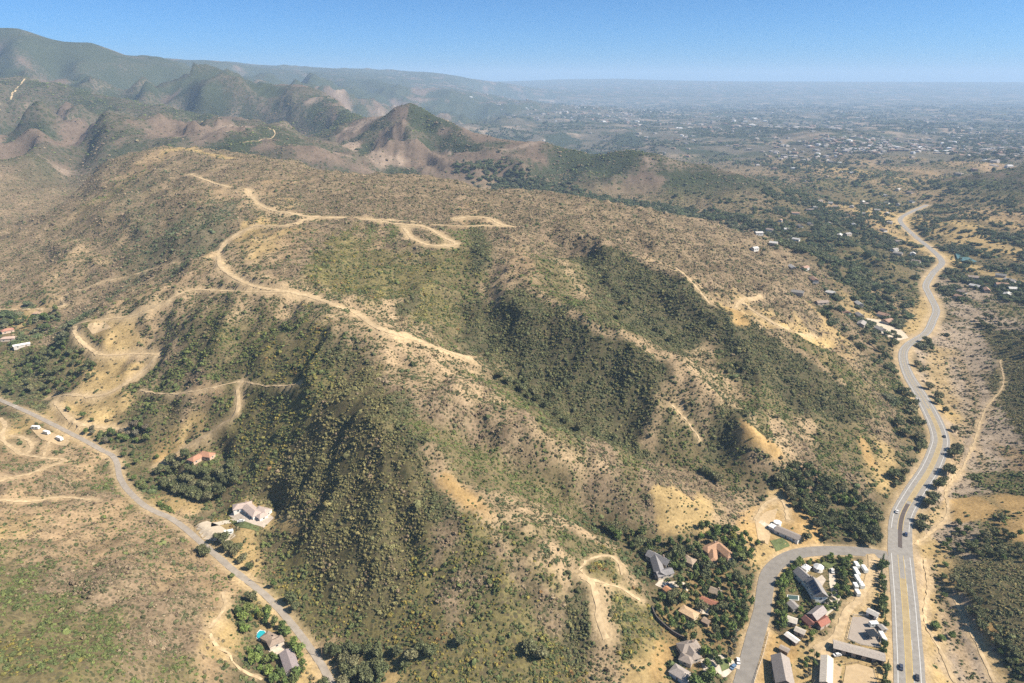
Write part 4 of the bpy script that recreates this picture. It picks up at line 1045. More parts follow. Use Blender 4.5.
for _p, _a, _c, _lab in (((832, 572), 1.4, (.60, .58, .55), 'white car on the upper gravel drive by the gazebo lawn'), ((836, 590), 1.2, (.10, .10, .11), 'black car on the gravel drive beside the garden trees'), ((823, 618), .4, (.42, .10, .07), 'red car parked beside the red roofed barn'),
                         ((837, 656), .2, (.62, .60, .57), 'white pickup parked between the two pale stables'), ((666, 586), .5, (.16, .17, .19), 'grey car on the paved court of the large grey house'), ((733, 668), .8, (.12, .20, .30), 'blue car on the paved court by the lower street'), ((241, 522), .2, (.66, .64, .60), 'white car on the terrace of the sprawling house')):
    _x, _y, _z = hit(*_p); car('car', _lab, 'car', Vector((_x, _y, _z + .3)), _a, _c)
def trailer(label, p, head, l=7.0, c=(.70, .71, .66)):
    x, y, z = hit(*p); o = empty('trailer', (x, y, z), head); tag(o, label, 'trailer', 'white trailers and campers')
    V, F = box(-l / 2, l / 2, -1.2, 1.2, .6, 2.8); V[4:, 0] *= .97; mixed_child('body', [(V, F)], paint(c), o); mixed_child('roof', [box(-l / 2 + .1, l / 2 - .1, -1.1, 1.1, 2.803, 2.88), box(-.6, .4, -.5, .5, 2.88, 3.1)], paint((.78, .75, .70), 'roof'), o)
    mixed_child('hitch', [box(l / 2 + .003, l / 2 + 1.2, -.12, .12, .6, .75)], M_TYRE, o)
    for wx_ in (-.8, .5): mixed_child('wheel', [box(wx_, wx_ + .7, -1.26, -1.0, 0, .7), box(wx_, wx_ + .7, 1.0, 1.26, 0, .7)], M_TYRE, o)
    for k in (-1, 1): mixed_child('window', [box(k * l * .22 - .7, k * l * .22 + .7, -1.26, -1.203, 1.5, 2.2)], M_GLASS, o)
    footprints.append((x, y, 3.5))
RV = [((856, 567), 1.5, 'white camper at the top of the parked row by the gravel lane', 6), ((856, 574), 1.5, 'long white trailer second from the top of the parked row', 9), ((857, 581), 1.5, 'white trailer in the middle of the parked row', 7), ((864, 571), 1.55, 'white box trailer standing alone on the lane side of the row', 7),
      ((855, 588), 1.5, 'short white trailer near the lower end of the parked row', 5), ((861, 587), 1.5, 'white trailer on the lane side near the lower end of the row', 5.5), ((857, 595), 1.5, 'last white camper at the lower end of the row', 5),
      ((229, 534), .35, 'white trailer parked on the pale sandy yard', 7), ((36, 429), -.1, 'white trailer at the upper end of the roadside yard', 8), ((47, 434), -.4, 'white trailer in the middle of the roadside yard', 7), ((60, 440), -.5, 'white trailer at the lower end of the roadside yard', 8),
      ((882, 639), 1.5, 'white horse trailer between the grey arena and the tree row', 8), ((873, 626), .1, 'pale horse trailer beside the tack shed', 6)]
for p, a, lab, l in RV: trailer(lab, p, a, l * .82)
def sheet(name, px, m, lift, label=None, cat=None, kind=None, sub=10):
    """a flat yard laid over the ground, following it"""
    q = poly_world(px); lo, hi2 = q.min(0), q.max(0); g = np.array([hit(*p) for p in px]); c = g.mean(0)
    V = [c]; F = []
    ring = []
    for a, b_ in zip(g, np.roll(g, -1, 0)):
        for k in range(sub): ring.append(a + (b_ - a) * k / sub)
    ring = np.array(ring); n_ = len(ring); rows = 6; pts_ = [c[None]]
    for r_ in range(1, rows + 1): pts_.append(c + (ring - c) * r_ / rows)
    V = np.vstack(pts_); V[:, 2] = grid_z(V[:, 0], V[:, 1]) + lift
    for k in range(n_): F.append((0, 1 + k, 1 + (k + 1) % n_))
    for r_ in range(rows - 1):
        for k in range(n_): a = 1 + r_ * n_ + k; b_ = 1 + r_ * n_ + (k + 1) % n_; F.append((a, a + n_, b_ + n_, b_))
    o = bpy.data.objects.new(name, mesh_mixed(name, [(V, F)], m)); col.objects.link(o)
    if kind: o['kind'] = kind
    else: tag(o, label, cat)
    return o, g
M_ARENA = plain_mat('arena_sand_grey', (.33, .275, .225), 1, 0, .07, .5); M_ARENA2 = plain_mat('arena_sand_tan', (.44, .32, .185), 1, 0, .10, .5); M_SANDY = plain_mat('pale_sand', (.50, .41, .30), 1, 0, .1, .5)
M_LAWN = plain_mat('lawn_grass', (.120, .138, .058), 1, 0, .25, .6); M_PAVE = plain_mat('paving', (.47, .39, .31), .9, .1, .12, .5)
YARDS = [('riding_arena_sand', [(853, 617), (864, 617), (876, 621), (880, 648), (862, 645), (848, 639)], M_ARENA), ('riding_arena_sand', [(846, 666), (858, 664), (874, 669), (879, 690), (842, 690)], M_ARENA2),
         ('sandy_yard', [(195, 527), (207, 521), (221, 526), (236, 536), (222, 543), (203, 539)], M_SANDY), ('paved_court', [(229, 516), (246, 523), (264, 528), (274, 518), (264, 509), (240, 506)], M_PAVE),
         ('paved_court', [(798, 578), (812, 581), (822, 575), (826, 580), (820, 590), (824, 600), (815, 604), (806, 590)], M_PAVE), ('gravel_drive', [(829, 565), (834, 565), (836, 585), (842, 595), (836, 608), (828, 615), (824, 620), (822, 616), (832, 602), (834, 594), (829, 583)], M_DRIVE),
         ('paved_court', [(696, 611), (706, 602), (716, 611), (706, 616)], M_PAVE), ('dirt_yard', [(815, 650), (830, 652), (832, 662), (842, 668), (838, 690), (812, 690)], M_ARENA2), ('paved_court', [(660, 580), (672, 584), (668, 590), (655, 585)], M_PAVE),
         ('sandy_yard', [(765, 512), (778, 508), (773, 525), (768, 545), (758, 540), (755, 522)], M_ARENA2), ('dirt_yard', [(30, 428), (40, 427), (70, 441), (66, 446), (42, 440)], M_ARENA2), ('dirt_yard', [(866, 318), (882, 320), (900, 329), (909, 338), (896, 341), (880, 334)], M_SANDY), ('sandy_yard', [(268, 650), (284, 645), (286, 652), (272, 656)], M_PAVE),
         ('paved_court', [(700, 660), (722, 655), (735, 668), (725, 678), (704, 672)], M_PAVE)]
for nm, px, m_ in YARDS:
    sheet(nm, px, m_, .20, kind='structure')
for nm, px in (('lawn', [(820, 562), (835, 560), (838, 566), (826, 570)]), ('lawn', [(229, 520), (240, 521), (262, 529), (258, 532), (240, 528)]), ('lawn', [(770, 541), (782, 538), (790, 546), (776, 552)]), ('lawn', [(828, 604), (838, 600), (836, 607), (826, 613)]),
               ('lawn', [(822, 512), (830, 512), (832, 520), (824, 521)]), ('lawn', [(718, 660), (727, 658), (730, 668), (722, 672)]), ('lawn', [(85, 325), (105, 322), (112, 328), (92, 334)])):
    sheet(nm, px, M_LAWN if px[0][0] != 85 else M_ARENA2, .28, kind='structure')
M_POOL, _n, _l, _b = mat('pool_water', .08, .5); _b.inputs['Base Color'].default_value = (.03, .36, .40, 1)
M_POOLC = plain_mat('pool_cover', (.05, .085, .075), .6, .3)
def pool(label, px, m):
    o, g = sheet('swimming_pool', px, paint((.68, .64, .58)), .32, label, 'pool'); c = g.mean(0)
    V = [c] + [c + (p - c) * .84 for p in g]; V = np.array(V); V[:, 2] = grid_z(V[:, 0], V[:, 1]).max() + .42
    part('water' if m is M_POOL else 'pool_cover', mesh_mixed('water', [(V, [(0, 1 + k, 1 + (k + 1) % len(g)) for k in range(len(g))])], m), o)
    footprints.append((c[0], c[1], 5))
pool('turquoise kidney shaped pool beside the brown roofed house', [(257, 633), (260, 630), (265, 631), (267, 634), (264, 640), (259, 641), (256, 638)], M_POOL)
pool('long covered pool with pale rim left of the gabled house', [(787, 595), (799, 596), (799, 601), (787, 600)], M_POOLC)
def fence(name, label, px, h=1.3, c=None, closed=False, post=3.0):
    g = [hit(*p) for p in px]; g = g + [g[0]] if closed else g; l = []
    for a, b_ in zip(g[:-1], g[1:]):
        n_ = max(1, int(math.dist(a[:2], b_[:2]) / post)); l += [(a[0] + (b_[0] - a[0]) * k / n_, a[1] + (b_[1] - a[1]) * k / n_) for k in range(n_)]
    l.append(g[-1][:2]); l = np.array(l); z = grid_z(l[:, 0], l[:, 1]); o = empty(name, (l[0, 0], l[0, 1], z[0])); tag(o, label, 'fence'); O_ = np.array([l[0, 0], l[0, 1], z[0]]); m = c or M_WOOD
    for (x, y), zz in list(zip(l, z))[:100]: mixed_child('post', [(box(x - .09, x + .09, y - .09, y + .09, zz - .3, zz + h)[0] - O_, box(0, 1, 0, 1, 0, 1)[1])], m, o)
    rails = []
    for k in range(len(l) - 1):
        a = Vector((l[k, 0], l[k, 1], z[k])) - Vector(O_); b_ = Vector((l[k + 1, 0], l[k + 1, 1], z[k + 1])) - Vector(O_); d = b_ - a; s_ = Vector((-d.y, d.x, 0)).normalized() * .04
        for q in (.45, .9):
            V = np.array([v + Vector((0, 0, h * q + e)) for e in (0, .14) for v in (a - s_, b_ - s_, b_ + s_, a + s_)]); rails.append((V, [(3, 2, 1, 0), (4, 5, 6, 7), (0, 1, 5, 4), (1, 2, 6, 5), (2, 3, 7, 6), (3, 0, 4, 7)]))
    mixed_child('rail', rails, m, o)
M_WFENCE = plain_mat('pale_fence', (.58, .53, .46))
fence('rail_fence', 'pale rail fence round the grey riding arena', [(853, 616), (864, 616), (877, 620), (881, 649), (862, 646), (847, 640)], 1.4, M_WFENCE, True)
fence('rail_fence', 'wooden rail fence round the tan arena below the long stable', [(845, 665), (858, 663), (875, 668), (880, 688)], 1.4, M_WOOD)
fence('rail_fence', 'wooden fence along the golden yard beside the curving street', [(770, 627), (785, 637), (803, 640)], 1.5, M_WOOD)
fence('rail_fence', 'pale fence along the street side of the golden yard', [(769, 632), (763, 656), (754, 683)], 1.3, M_WFENCE)
# curved dark retaining wall
_l = world_line([(652, 609), (655, 617), (661, 624), (669, 631), (678, 637), (684, 640)], 1.5)
V1, F1 = ribbon_geo(_l, [-.3, .3], 0, 0, True); V2 = V1 + np.array([0, 0, 2.2]); n1 = len(V1); Fs = [tuple(f + n1) for f in F1]
for k in range(len(_l) - 1):
    for s_ in (0, 1): a = 2 * k + s_; b_ = 2 * (k + 1) + s_; Fs.append((a, b_, b_ + n1, a + n1) if s_ else (b_, a, a + n1, b_ + n1))
_w = bpy.data.objects.new('retaining_wall', mesh_mixed('retaining_wall', [(np.vstack([V1 - np.array([0, 0, .5]), V2]), Fs)], paint((.10, .085, .075)))); col.objects.link(_w); tag(_w, 'dark curved retaining wall below the sandy roofed house', 'wall')
# black shade canopy on the arena
_x, _y, _z = hit(871, 637); _o = empty('shade_canopy', (_x, _y, _z), .1); tag(_o, 'black square shade canopy standing in the grey riding arena', 'canopy')
mixed_child('canopy_top', [box(-2.8, 2.8, -2.8, 2.8, 2.9, 3.05)], paint((.02, .024, .03)), _o)
for a, b_ in ((-2.5, -2.5), (2.5, -2.5), (-2.5, 2.5), (2.5, 2.5)): mixed_child('post', [box(a - .07, a + .07, b_ - .07, b_ + .07, 0, 2.897)], M_WFENCE, _o)
# gazebo
_x, _y, _z = hit(818, 570); _o = empty('gazebo', (_x, _y, _z)); tag(_o, 'white octagonal gazebo on the garden lawn', 'gazebo')
A8 = [(math.cos(6.2832 * k / 8), math.sin(6.2832 * k / 8)) for k in range(8)]
mixed_child('roof', [(np.array([(0, 0, 4.6)] + [(3.4 * a, 3.4 * b_, 2.7) for a, b_ in A8] + [(3.4 * a, 3.4 * b_, 2.55) for a, b_ in A8]), [(0, 1 + k, 1 + (k + 1) % 8) for k in range(8)] + [(1 + k, 9 + k, 9 + (k + 1) % 8, 1 + (k + 1) % 8) for k in range(8)])], paint((.72, .69, .64), 'roof'), _o)
mixed_child('floor', [(np.array([(3.2 * a, 3.2 * b_, .3) for a, b_ in A8] + [(3.2 * a, 3.2 * b_, -.3) for a, b_ in A8]), [tuple(range(8))] + [(k, 8 + k, 8 + (k + 1) % 8, (k + 1) % 8) for k in range(8)])], paint((.6, .55, .48)), _o)
for a, b_ in A8: mixed_child('post', [box(3 * a - .08, 3 * a + .08, 3 * b_ - .08, 3 * b_ + .08, .3, 2.6)], M_WFENCE, _o)
footprints.append((_x, _y, 4))
# white water tank
_x, _y, _z = hit(777, 525); _o = empty('water_tank', (_x, _y, _z)); tag(_o, 'round white water tank beside the white canopy', 'tank')
A16 = [(2.6 * math.cos(6.2832 * k / 16), 2.6 * math.sin(6.2832 * k / 16)) for k in range(16)]
mixed_child('tank_body', [(np.array([(a, b_, -.3) for a, b_ in A16] + [(a, b_, 2.6) for a, b_ in A16]), [(k, (k + 1) % 16, 16 + (k + 1) % 16, 16 + k) for k in range(16)])], paint((.72, .70, .66)), _o)
mixed_child('lid', [(np.array([(0, 0, 3.2)] + [(a * 1.04, b_ * 1.04, 2.6) for a, b_ in A16]), [(0, 1 + k, 1 + (k + 1) % 16) for k in range(16)])], paint((.76, .74, .70), 'roof'), _o)
# utility poles along the canyon road
for p, lab in (((316, 659), 'wooden utility pole beside the canyon road near the mauve roofed house'), ((257, 585), 'wooden utility pole beside the canyon road near the roadside oaks'), ((186, 524), 'wooden utility pole beside the canyon road below the garden rows'), ((118, 458), 'wooden utility pole at the canyon road bend')):
    x, y, z = hit(*p); o = empty('utility_pole', (x + 3, y + 1.5, z), .8); tag(o, lab, 'utility pole', 'utility poles along the canyon road')
    mixed_child('pole', [tube([(0, 0, -.5), (0, 0, 9.5)], [.17, .12], 8)], M_WOOD, o); mixed_child('crossarm', [box(-1.2, 1.2, .13, .25, 8.6, 8.75)], M_WOOD, o)
# four clipped rows of the kitchen garden
for k, lab in enumerate(('upper row of green crops in the garden patch by the canyon road', 'second row from the top in the garden patch by the canyon road', 'third row from the top in the garden patch by the canyon road', 'lowest row of green crops in the garden patch by the canyon road')):
    a = Vector(hit(158 + k * 1.2 - 1, 503 + k * 2.0)); b_ = Vector(hit(171 + k * 1.4, 508 + k * 2.0)); r_ = np.random.default_rng(k); n_ = 150; t = r_.random(n_)[:, None]
    C = np.array(a)[None] * (1 - t) + np.array(b_)[None] * t - np.array(a)[None] + r_.normal(size=(n_, 3)) * np.array([.3, .3, .25]) + np.array([0, 0, .6])
    o = bpy.data.objects.new('crop_row', mesh_mixed('crop_row', [leaf_quads(C, .38, r_)], TREE_M['broad'])); col.objects.link(o); o.location = a; tag(o, lab, 'crop row', 'crop rows')
# ------------------------------------------------------------------ where the trees stand
grove([(168, 478), (180, 470), (205, 472), (235, 466), (239, 482), (222, 500), (205, 504), (188, 498), (165, 490)], 46, ['oak'], (6, 9), 'dark oak in the dense grove between the canyon road and the orange tiled house', 'oaks of the left grove', .64)
grove([(158, 472), (172, 460), (188, 458), (184, 468), (168, 482)], 9, ['oak'], (6.5, 9), 'dark oak in the small clump left of the orange tiled house', 'oaks by the orange house')
grove([(112, 428), (130, 425), (150, 432), (150, 444), (125, 441), (108, 434)], 16, ['broad', 'grey'], (5.5, 8.5), dict(broad='green tree in the creek clump below the ranch track', grey='dry greyish tree in the creek clump below the ranch track'), 'creek clump')
grove([(0, 385), (8, 362), (40, 350), (75, 345), (100, 360), (92, 385), (45, 396), (0, 400)], 70, ['broad', 'oak'], (4.5, 7), dict(broad='green tree on the shady slope above the left end of the canyon road', oak='dark oak on the shady slope above the left end of the canyon road'), 'left slope', .75)
grove([(0, 322), (25, 318), (60, 310), (66, 322), (50, 330), (20, 328)], 16, ['broad'], (6, 9), 'green tree around the tiled house on the far left flat', 'trees of the left flat')
grove([(60, 405), (105, 428), (122, 455), (130, 480), (122, 482), (112, 458), (95, 440), (60, 418)], 26, ['broad', 'grey'], (4, 6.5), dict(broad='green roadside tree above the canyon road bend', grey='dry roadside tree above the canyon road bend'), 'bend trees')
grove([(120, 450), (160, 455), (165, 480), (150, 500), (135, 495), (128, 470)], 14, ['broad'], (4, 6.5), 'orchard tree in the yard inside the canyon road bend', 'orchard trees inside the bend', .9)
grove([(196, 548), (214, 540), (236, 546), (252, 558), (256, 572), (236, 574), (206, 560)], 17, ['oak'], (6, 9), 'dark oak crowding the canyon road below the sandy yard', 'oaks below the sandy yard')
grove([(252, 578), (275, 588), (276, 600), (262, 602), (248, 590)], 9, ['broad'], (5, 8), 'green tree between the canyon road and the foot of the shaded slope', 'trees at the slope foot')
grove([(248, 598), (285, 596), (300, 608), (286, 618), (262, 614)], 10, ['oak'], (6, 8.5), 'dark oak over the canyon road above the turquoise pool', 'oaks above the pool')
grove([(236, 612), (258, 612), (288, 622), (308, 642), (304, 676), (290, 690), (262, 676), (246, 652)], 34, ['bright', 'broad'], (4.5, 8), dict(bright='bright green garden tree around the two houses by the turquoise pool', broad='dark green garden tree around the two houses by the turquoise pool'), 'pool gardens', .6)
grove([(328, 652), (350, 644), (385, 665), (384, 676), (345, 690), (318, 690)], 24, ['oak'], (6.5, 9.5), 'dark oak in the grove right of the canyon road at the bottom edge', 'oaks at the bottom edge', .66)
trees_at([(378, 655), (398, 655), (412, 660), (420, 650), (430, 655), (405, 668), (530, 652), (540, 658), (460, 645), (378, 668)], ['oak'], (5, 7.5), 'dark oak standing alone at the foot of the sunny slope', 'oaks at the sunny slope foot')
grove([(598, 523), (640, 534), (690, 546), (728, 568), (754, 588), (757, 612), (738, 640), (722, 640), (706, 628), (694, 606), (672, 608), (664, 590), (690, 583), (650, 556), (610, 541)], 115, ['broad', 'tall', 'oak'], (5, 9),
      dict(broad='mid green tree in the wooded canyon behind the grey many-gabled house', tall='tall narrow tree in the wooded canyon behind the grey many-gabled house', oak='dark oak in the wooded canyon behind the grey many-gabled house'), 'wooded canyon', .66)
grove([(650, 597), (664, 600), (690, 625), (700, 640), (720, 640), (716, 690), (690, 690), (700, 660), (694, 642), (676, 632), (660, 618)], 46, ['broad', 'bright', 'tall'], (5, 9.5),
      dict(broad='mid green tree between the curved dark wall and the bottom edge', bright='light green tree between the curved dark wall and the bottom edge', tall='tall tree between the curved dark wall and the bottom edge'), 'trees below the wall', .7)
grove([(728, 640), (752, 600), (758, 610), (748, 640), (738, 665), (728, 665)], 14, ['bright', 'grey'], (3.5, 6), dict(bright='light green tree on the bank left of the curving street', grey='dry tree on the bank left of the curving street'), 'street bank')
grove([(700, 525), (730, 530), (758, 545), (748, 565), (735, 570), (715, 545), (695, 540)], 26, ['broad', 'bright'], (5, 8), dict(broad='dark green tree around the clay tiled house', bright='light green tree around the clay tiled house'), 'clay house trees', .6)
grove([(778, 474), (800, 466), (832, 482), (866, 497), (886, 522), (880, 542), (852, 551), (822, 545), (814, 522), (792, 506), (774, 490)], 115, ['oak', 'oak', 'broad'], (4.5, 9), dict(oak='dark round oak in the big grove above the street and highway junction', broad='greener tree among the oaks of the big grove above the street and highway junction'), 'junction grove', .66)
trees_at([(791, 533), (806, 541), (845, 556), (855, 557), (795, 548)], ['oak'], (6, 8.5), 'dark oak beside the street near the long ranch house', 'oaks beside the street')
grove([(878, 562), (886, 561), (889, 690), (882, 690)], 40, ['cypress', 'broad'], (5, 7.5), dict(cypress='narrow dark tree in the row between the stables and the highway', broad='leafy green tree in the row between the stables and the highway'), 'highway windrow', .40, (.7, 1.0), True, 0)
grove([(771, 582), (786, 570), (800, 562), (802, 568), (788, 582), (786, 610), (784, 632), (771, 622), (768, 600)], 44, ['bright', 'broad'], (4, 7), dict(bright='light green hedge tree inside the street bend', broad='dark green hedge tree inside the street bend'), 'street bend hedge', .5, thin=0)
grove([(800, 559), (850, 554), (852, 560), (842, 562), (806, 566)], 18, ['bright'], (3, 5), 'small light green tree along the inner side of the street', 'inner street trees')
grove([(842, 562), (850, 562), (851, 600), (842, 598)], 14, ['broad'], (4, 6), 'green tree in the row left of the parked trailers', 'trees by the trailers', .5, thin=0)
grove([(800, 602), (826, 606), (842, 570), (842, 612), (832, 625), (812, 640), (798, 630)], 52, ['bright', 'broad', 'grey'], (2.5, 5), dict(bright='light green garden tree around the gabled house and barns', broad='dark green garden tree around the gabled house and barns', grey='dry garden tree around the gabled house and barns'), 'garden trees by the barns', .75)
grove([(805, 640), (822, 640), (818, 660), (812, 690), (804, 690)], 12, ['grey', 'broad'], (3, 5), dict(grey='dry tree between the bottom barns', broad='green tree between the bottom barns'), 'trees between the bottom barns', .8)
trees_at([(858, 656), (862, 658), (880, 650), (883, 655)], ['grey'], (4, 6), 'dry tree leaning over the long stable', 'trees over the long stable')
HW = [(893, 335), (900, 349), (885, 360), (906, 372), (913, 344), (921, 341), (916, 366), (911, 381), (923, 388), (930, 402), (915, 400), (903, 394), (911, 413), (904, 405), (917, 407), (924, 427), (915, 424), (898, 426), (905, 436), (945, 413), (938, 399), (947, 430),
      (919, 440), (925, 446), (922, 452), (947, 455), (949, 449), (956, 453), (938, 471), (945, 470), (936, 487), (941, 481), (926, 499), (905, 475), (913, 466), (899, 481), (894, 478), (903, 489), (928, 507), (912, 524), (918, 521), (896, 340), (872, 345), (862, 350), (880, 352), (864, 335)]
trees_at(HW, ['oak'], (6.0, 9), 'dark roadside oak along the winding highway above the junction', 'roadside oaks of the highway', (.8, 1.15), True)
grove([(946, 522), (975, 530), (1000, 518), (1026, 540), (1026, 566), (990, 558), (962, 562), (942, 548)], 34, ['oak', 'broad'], (3.5, 6), dict(oak='dark oak on the bank between the wash and the scrubby mound', broad='green tree on the bank between the wash and the scrubby mound'), 'wash bank', 1.1, (.8, 1.2))
grove([(952, 580), (966, 590), (996, 626), (1022, 660), (1034, 668), (1034, 680), (1012, 668), (986, 634), (960, 606)], 26, ['oak'], (3.5, 6), 'dark oak along the lower edge of the scrubby mound', 'oaks edging the scrubby mound', .7, (.8, 1.1))
trees_at([(926, 603), (930, 615), (926, 632), (934, 628), (944, 597), (941, 640), (951, 638), (942, 649), (980, 628), (1000, 654), (1015, 663), (943, 579), (945, 566), (921, 550)], ['broad'], (3, 5), 'low green bush-like tree standing alone in the stony wash', 'lone trees of the wash', (1.0, 1.4))
grove([(985, 310), (1030, 325), (1030, 360), (1005, 352), (975, 322)], 26, ['oak'], (5, 8), 'dark oak on the far right bank of the wash', 'oaks on the far right bank', .7)
trees_at([(500, 378), (508, 384), (516, 386), (522, 392), (528, 398), (537, 402), (545, 408), (556, 416), (566, 424), (580, 430), (596, 437), (612, 441), (524, 384), (534, 394)], ['oak'], (5, 8), 'dark oak in the ravine bottom below the central dark green slope', 'oaks of the central ravine')
trees_at([(712, 478), (706, 474), (718, 482), (744, 372), (738, 366), (748, 380), (620, 312), (617, 320), (624, 304), (662, 336), (656, 332), (670, 342)], ['oak'], (5, 8), 'dark oak clinging to a gully on the right-hand spurs of the hill', 'oaks of the spur gullies')
trees_at([(140, 494), (150, 500), (160, 507), (184, 519), (192, 526), (190, 540), (212, 556), (228, 560), (232, 578), (247, 574), (282, 607), (296, 617), (304, 628), (310, 642), (129, 476), (131, 488)], ['broad'], (3, 5.5), 'small green tree at the edge of the canyon road', 'trees edging the canyon road')
print('trees', len(placed), 'objects', len(bpy.data.objects))

# ------------------------------------------------------------------ the wooded far valley
M_WOODS = foliage_mat('valley_leaves', True, spread=.25)
def wood_proto(seed, form):
    cm, tm = tree_meshes(form, seed, M_WOODS); return cm
woods = proto_collection('valley_tree', [wood_proto(300 + k, f) for k, f in enumerate(('oak', 'oak', 'round', 'tall'))])
x1, y1 = candidates(560, 1800, .016); x2, y2 = candidates(1800, 5200, .0024); x3, y3 = candidates(5200, 11000, .0004)
wx_ = np.concatenate([x1, x2, x3]); wy_ = np.concatenate([y1, y2, y3]); hs = np.concatenate([rng.uniform(5, 9, len(x1)), rng.uniform(8, 15, len(x2)), rng.uniform(14, 26, len(x3))])
j, i = cell(wx_, wy_)
valley = sstep(.15, .5, wx_ / wy_) * sstep(900, 1300, wy_) * (1 - sstep(30, 60, ZB[j, i]))
wd = WT[CLS.index('F')][j, i] * 1.0 * (wy_ < 1800) + .22 * valley * (wy_ < 1800) + (wy_ >= 1800) * (pl[j, i] * .55 + (1 - mask_m[j, i]) * .4)
wd = wd * np.clip(.50 + 2.6 * fbm(P1, wx_ / 70, wy_ / 80, 4), 0, 1.5) * np.where(wy_ > 1800, np.clip(.35 + 3.4 * fbm(P2, wx_ / 420, wy_ / 600, 4), 0, 2.0), 1)
ok = (rng.random(len(wx_)) < wd) & in_view(wx_, wy_, grid_z(wx_, wy_)) & (carve_w[j, i] < .3) & (dirt[j, i] < .3)
LINES_ = [([(470, 182, 32), (520, 188, 30), (560, 194, 28), (600, 202, 25), (650, 208, 20), (700, 216, 14), (740, 226, 10)], 60, .5), ([(850, 268, 14), (800, 262, 12), (770, 252, 10), (740, 238, 8)], 30, .5), ([(880, 290, 6), (850, 278, 8), (820, 266, 12)], 26, .5)]
P_ = [np.stack([wx_[ok], wy_[ok], hs[ok]], 1)]
for px, w, d in LINES_:
    l = spline([pz(a_, b_, d_) for a_, b_, d_ in px], 5.0)
    for x, y, z in l:
        for q in range(int(5 * w * d / 22) + (random.random() < .5)): P_.append(np.array([[x + random.gauss(0, w * .5), y + random.gauss(0, w * .5), random.uniform(7, 12)]]))
P_ = np.vstack(P_); n_ = len(P_)
base_t = np.array([(.088, .104, .054), (.115, .130, .062), (.145, .146, .082), (.096, .120, .056)])[rng.integers(0, 4, n_)] * rng.uniform(.8, 1.25, (n_, 1))
h_ = P_[:, 2]
scatter('valley_woodland', np.stack([P_[:, 0], P_[:, 1], grid_z(P_[:, 0], P_[:, 1]) - h_ * .22], 1), np.stack([h_ * rng.uniform(1.0, 1.5, n_), h_ * rng.uniform(1.0, 1.5, n_), h_], 1), rng.uniform(0, 6.28, n_), rng.integers(0, 4, n_), base_t, woods)
print('woods', n_)

# ------------------------------------------------------------------ homes of the far valley
spots = []
for poly, k in (([(745, 225), (800, 205), (900, 180), (925, 205), (895, 225), (850, 235), (770, 248)], 34), ([(740, 245), (790, 262), (870, 300), (905, 330), (880, 335), (800, 300)], 14), ([(880, 228), (925, 255), (920, 275), (890, 262)], 6), ([(955, 275), (1015, 268), (1020, 300), (955, 305)], 10), ([(800, 130), (880, 140), (900, 175), (800, 190)], 12)):
    q = poly; c = 0; t = 0
    lo = np.min(q, 0); hi2 = np.max(q, 0)
    while c < k and t < 4000:
        t += 1; p = (random.uniform(lo[0], hi2[0]), random.uniform(lo[1], hi2[1]))
        if not inside(np.array(q, float), *p): continue
        x, y, z = hit(*p); jj, ii = cell(np.array([x]), np.array([y]))
        if carve_w[jj[0], ii[0]] > .05 or any(math.dist((x, y), s_) < 24 for s_ in spots): continue
        spots.append((x, y)); c += 1
far_wall = [(.48, .43, .37), (.40, .33, .26), (.58, .55, .50)]; far_roof = [(.27, .21, .17), (.32, .20, .14), (.30, .27, .24), (.22, .20, .18), (.48, .45, .41)]
for x, y in spots:
    l = random.uniform(5, 8.5); w = random.uniform(3.5, 5); o = empty('farmhouse', (x, y, float(grid_z(x, y))), random.uniform(0, 3.14)); tag(o, 'small pale far house among the trees of the wooded right valley', 'house', 'homes of the far valley')
    mixed_child('wall', gable_wall(l, w, 3.6, 2.0), paint(random.choice(far_wall)), o); mixed_child('roof', roof_slabs(l, w, 3.6, 2.0, False), paint(random.choice(far_roof), 'roof'), o)
    mixed_child('window', [box(-l * .5, -l * .2, -w - .06, -w + .05, 1.2, 2.4), box(l * .2, l * .5, -w - .06, -w + .05, 1.2, 2.4)], M_GLASS, o)
# the distant town: thousands of roofs that read as one mass
M_TOWN, _n, _l, _b = mat('town_walls', .85, .1); _g = nd(_n, 'ShaderNodeNewGeometry')
_r = ramp(_n, _l, _g.outputs['Random Per Island'], [(0, (.34, .30, .27)), (.25, (.25, .21, .175)), (.5, (.24, .16, .12)), (.72, (.20, .185, .17)), (.92, (.52, .50, .48))]); _n[_r.node.name].color_ramp.interpolation = 'CONSTANT'; _l.new(_r, _b.inputs['Base Color'])
tv = []; tf = []; no = 0
def town(px, py, sx, sy, k, big=1.0):
    global no
    for _ in range(k):
        p = (random.gauss(px, sx), random.gauss(py, sy))
        if p[1] < 99: continue
        dx, dy, dz = ray(*p); t = (-10 - CAM_H) / dz; x, y = dx * t, dy * t
        z = float(grid_z(x, y)); s_ = random.uniform(8, 14) * big; a = random.uniform(0, 3.14); ca_, sa = math.cos(a), math.sin(a); l, w, h = s_, s_ * random.uniform(.5, .8), random.uniform(4, 7) * (1 + .25 * (big > 1))
        B = [(-l, -w, -6), (l, -w, -6), (l, w, -6), (-l, w, -6), (-l, -w, h), (l, -w, h), (l, w, h), (-l, w, h), (-l * .6, 0, h * 1.5), (l * .6, 0, h * 1.5)]
        tv.extend([(x + u * ca_ - v_ * sa, y + u * sa + v_ * ca_, z + q) for u, v_, q in B])
        tf.extend([tuple(no + i_ for i_ in f) for f in ((0, 1, 5, 4), (1, 2, 6, 5), (2, 3, 7, 6), (3, 0, 4, 7), (4, 5, 9, 8), (6, 7, 8, 9), (5, 6, 9), (7, 4, 8))]); no += 10
